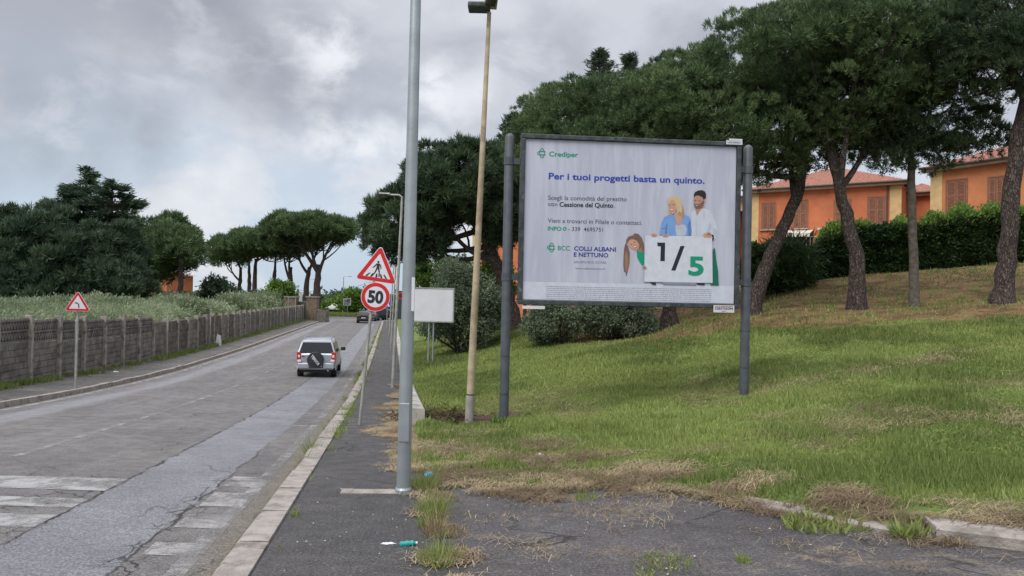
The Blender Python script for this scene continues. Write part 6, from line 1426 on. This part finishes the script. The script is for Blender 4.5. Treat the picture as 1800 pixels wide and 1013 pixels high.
tuft('weed_tuft', 'leafy weeds at the foot of the left billboard post', 876, 748, .15, .15, 260, lambda x, y: Tz(x, y, False), group='weeds along the driveway kerb', mat='leaf', w_=.03, broad=True)
# verge under the fence: one strip of rough weeds; and along the kerb
def verge():
    C = []
    N = 40000; Y = 14+rng.random(N)**1.3*80; t_ = -9.85+np.abs(rng.normal(size=N))*.2; X = tX(t_, Y); ok = rng.random(N) < sst(.6*fbm(X, Y, 2.2, 81)+.4*fbm(X, Y, .35, 82), .44, .66); X, Y, t_ = X[ok], Y[ok], t_[ok]
    n = len(X); C = np.stack([X, Y, zr(Y)+.12], -1); D = np.stack([rng.normal(size=n)*.4, rng.normal(size=n)*.4, np.ones(n)], -1)
    a = blades(C, D, 1, .24, .05, .4, fbm(X, Y, 1.5, 3)*.8-.1, .0)
    N = 9000; Y = rng.uniform(4, 70, N); t_ = .28+rng.normal(size=N)*.06; X = tX(t_, Y); ok = rng.random(N) < sst(fbm(X, Y, .8, 85), .50, .64)*sst(Y, 4, 10); X, Y = X[ok], Y[ok]; n = len(X)
    b = blades(np.stack([X, Y, zr(Y)+.12], -1), np.stack([rng.normal(size=n)*.5, rng.normal(size=n)*.5, np.ones(n)], -1), 1, .10, .014, .3, None, .0)
    N = 14000; Y = rng.uniform(8, 90, N); t_ = -.02-np.abs(rng.normal(size=N))*.06; X = tX(t_, Y); ok = rng.random(N) < sst(fbm(X, Y, 1.6, 87), .56, .66)*sst(Y, 12, 30); X, Y = X[ok], Y[ok]; n = len(X)
    c = blades(np.stack([X, Y, zr(Y)], -1), np.stack([rng.normal(size=n)*.5, rng.normal(size=n)*.5, np.ones(n)], -1), 1, .16, .02, .3, None, .0)
    tag(fmesh('roadside_weeds', [a, b, c], M['grass']), 'rough weeds along the foot of the concrete fence and in the kerb joints', 'weeds', kind='stuff')
    # far verge
    N = 26000; X = rng.uniform(-34, 30, N); Y = rng.uniform(116, 128, N); n = N; Z = Tz(X, Y)
    tag(fmesh('far_verge_grass', [blades(np.stack([X, Y, Z], -1), np.stack([rng.normal(size=n)*.3, rng.normal(size=n)*.3, np.ones(n)], -1), 1, .75, .16, .2, rng.uniform(.4, 1, n), 0)], M['grass']), 'tall yellowish green grass on the verge beyond the junction', 'grass', kind='stuff')
verge()
# pruned twigs pile between wall end and cream pole
def twigs():
    c = P(775, 742, 15.2); c[2] = float(Tz(c[0], c[1])); N = 1100; a = rng.uniform(0, 6.28, N); C = np.stack([rng.normal(size=N)*.42, rng.normal(size=N)*.35, np.abs(rng.normal(size=N))*.08], -1); D = np.stack([np.cos(a), np.sin(a), rng.normal(size=N)*.35], -1)
    o = fmesh('twig_pile', [blades(C, D, 1, .35, .02, .2, None)], leafmat('dead_twigs', (.035, .025, .018), (.13, .09, .05))); o.location = tuple(map(float, c)); tag(o, 'dark pile of dead twigs between the low wall end and the cream pole', 'twigs')
    mb = MB(); n = 40; p0 = P(850, 748, 15.0); vs = []
    for k in range(3):
        for i in range(n):
            an = 2*math.pi*i/n; rr = [0.02, .75, 1.15][k]*(1+.2*math.sin(an*3)+.12*math.sin(an*7)); x = p0[0]+rr*math.cos(an)*.85; y = p0[1]+rr*math.sin(an)*.75; vs.append((x, y, float(Tz(x, y))+[.07, .03, -.03][k]))
    mb.add(vs, [(k*n+i, k*n+(i+1) % n, (k+1)*n+(i+1) % n, (k+1)*n+i) for k in range(2) for i in range(n)]); tag(mb.build('bare_soil', M['soil'], smooth=True), kind='structure')
twigs()
# litter
def crumple(name, label, loc, s, mat, seed, fl=.5, cat='litter', group='litter at the pavement edge'):
    bm = bmesh.new(); bmesh.ops.create_icosphere(bm, subdivisions=3, radius=1); r2 = random.Random(seed)
    for v in bm.verts:
        k = 1+.35*math.sin(v.co.x*5+seed)*math.cos(v.co.y*6+seed*2)+r2.uniform(-.1, .1); v.co = Vector((v.co.x*s[0]*k, v.co.y*s[1]*k, max(v.co.z*s[2]*k, -s[2]*fl)))
    me = bpy.data.meshes.new(name); bm.to_mesh(me); bm.free(); o = link(name, me, mat, loc=tuple(map(float, (loc[0], loc[1], loc[2]+s[2]*fl*.8)))); return tag(o, label, cat, group)
cyan = mk('cyan_plastic', (.08, .35, .55), .4); teal = mk('teal_plastic', (.01, .30, .27), .3, coat=.5); 
p = hit(753, 853, pz); crumple('crumpled_wrapper', 'crumpled light blue wrapper lying on the weeds right of the steel lamp post', (p[0], p[1], p[2]+.10), (.045, .04, .03), cyan, 3)
p = hit(682, 957, pz); crumple('paper_scrap', 'small crumpled white paper left of the teal bottle', p, (.05, .03, .008), M['white'], 9)
p = hit(948, 803, lambda x, y: Tz(x, y, False)); crumple('plastic_scrap', 'white plastic scrap lying in the straw in front of the billboard', p, (.06, .04, .03), M['white'], 4)
p = hit(356, 637, pz); p = np.array([tX(-9.2, 28), 28, float(zr(28))+.13]); crumple('paper_scrap', 'white paper scrap on the far pavement near the fence', p, (.10, .06, .03), M['white'], 5)
Yp = 46; p = np.array([tX(-9.5, Yp), Yp, float(zr(Yp))+.12]); mb = MB(); mb.add([(-.22, 0, 0), (.16, .02, 0), (.05, .12, .62), (-.16, .10, .74), (-.2, .02, 0), (.16, .04, 0), (.05, .14, .62), (-.16, .12, .74)], [(0, 1, 2, 3), (7, 6, 5, 4), (0, 4, 5, 1), (1, 5, 6, 2), (2, 6, 7, 3), (3, 7, 4, 0)])
tag(mb.build('white_panel', M['white'], loc=tuple(map(float, p))), 'broken white panel leaning against the foot of the concrete fence', 'broken panel')
p = hit(718, 962, pz); mb = MB(); T = Matrix.Translation(Vector((p[0], p[1], p[2]+.026))) @ Matrix.Rotation(.35, 4, 'Z') @ Matrix.Rotation(math.pi/2, 4, 'Y')
bo = empty('crushed_bottle', (p[0], p[1], p[2]), 'crushed teal green plastic bottle lying on the pavement seam', 'bottle', 'litter at the pavement edge')
T.translation -= Vector((p[0], p[1], p[2])); mb.lathe([(.012, -.07), (.024, -.06), (.020, -.035), (.026, -.01), (.019, .01), (.025, .03), (.014, .052)], 14, 0, T); mb.build('bottle_body', teal, bo, smooth=True)
mb = MB(); mb.lathe([(.011, .053), (.012, .068)], 10, 0, T); mb.build('cap', M['white'], bo)
def debris():
    V = []; F = []; k = 0
    for i in range(170):
        if rng.random() < .6: t_ = rng.uniform(1.6, 6); Y = rng.uniform(4.5, 7.5); X = tX(t_, Y); z_ = float(Dz(X, Y)) if Y < Yb(t_) else -99
        else: t_ = rng.uniform(.3, 1.5); Y = rng.uniform(4.5, 14); X = tX(t_, Y); z_ = float(zr(Y))+.125
        if z_ < -50: continue
        s = rng.uniform(.004, .011); a = rng.uniform(0, 6.28); 
        q = [(math.cos(a+j*1.571)*s*rng.uniform(.6, 1.3), math.sin(a+j*1.571)*s*rng.uniform(.6, 1.3)) for j in range(4)]
        V += [(X+x, Y+y, z_+.002) for x, y in q]+[(X, Y, z_+s*.8+.003)]; F += [(k, k+1, k+4), (k+1, k+2, k+4), (k+2, k+3, k+4), (k+3, k, k+4)]; k += 5
    tag(link('gravel_debris', npmesh('gravel_debris', V, F), mk('grit', (.33, .31, .28), .9, var=.5, scale=30)), 'small pale grit scattered over the asphalt', 'gravel', kind='stuff')
debris()
# overhead wire in the distance
mb = MB(); a = P(500, 505, 130); b = P(640, 500, 150); org_ = a.copy(); pts = [a*(1-s)+b*s+np.array([0, 0, -1.2*math.sin(s*math.pi)])-org_ for s in np.linspace(0, 1, 10)]; mb.tube(pts, .03, 5)
o = mb.build('overhead_wire', M['blackplastic']); o.location = tuple(org_); tag(o, 'thin overhead wire sagging between distant poles beyond the junction', 'wire')
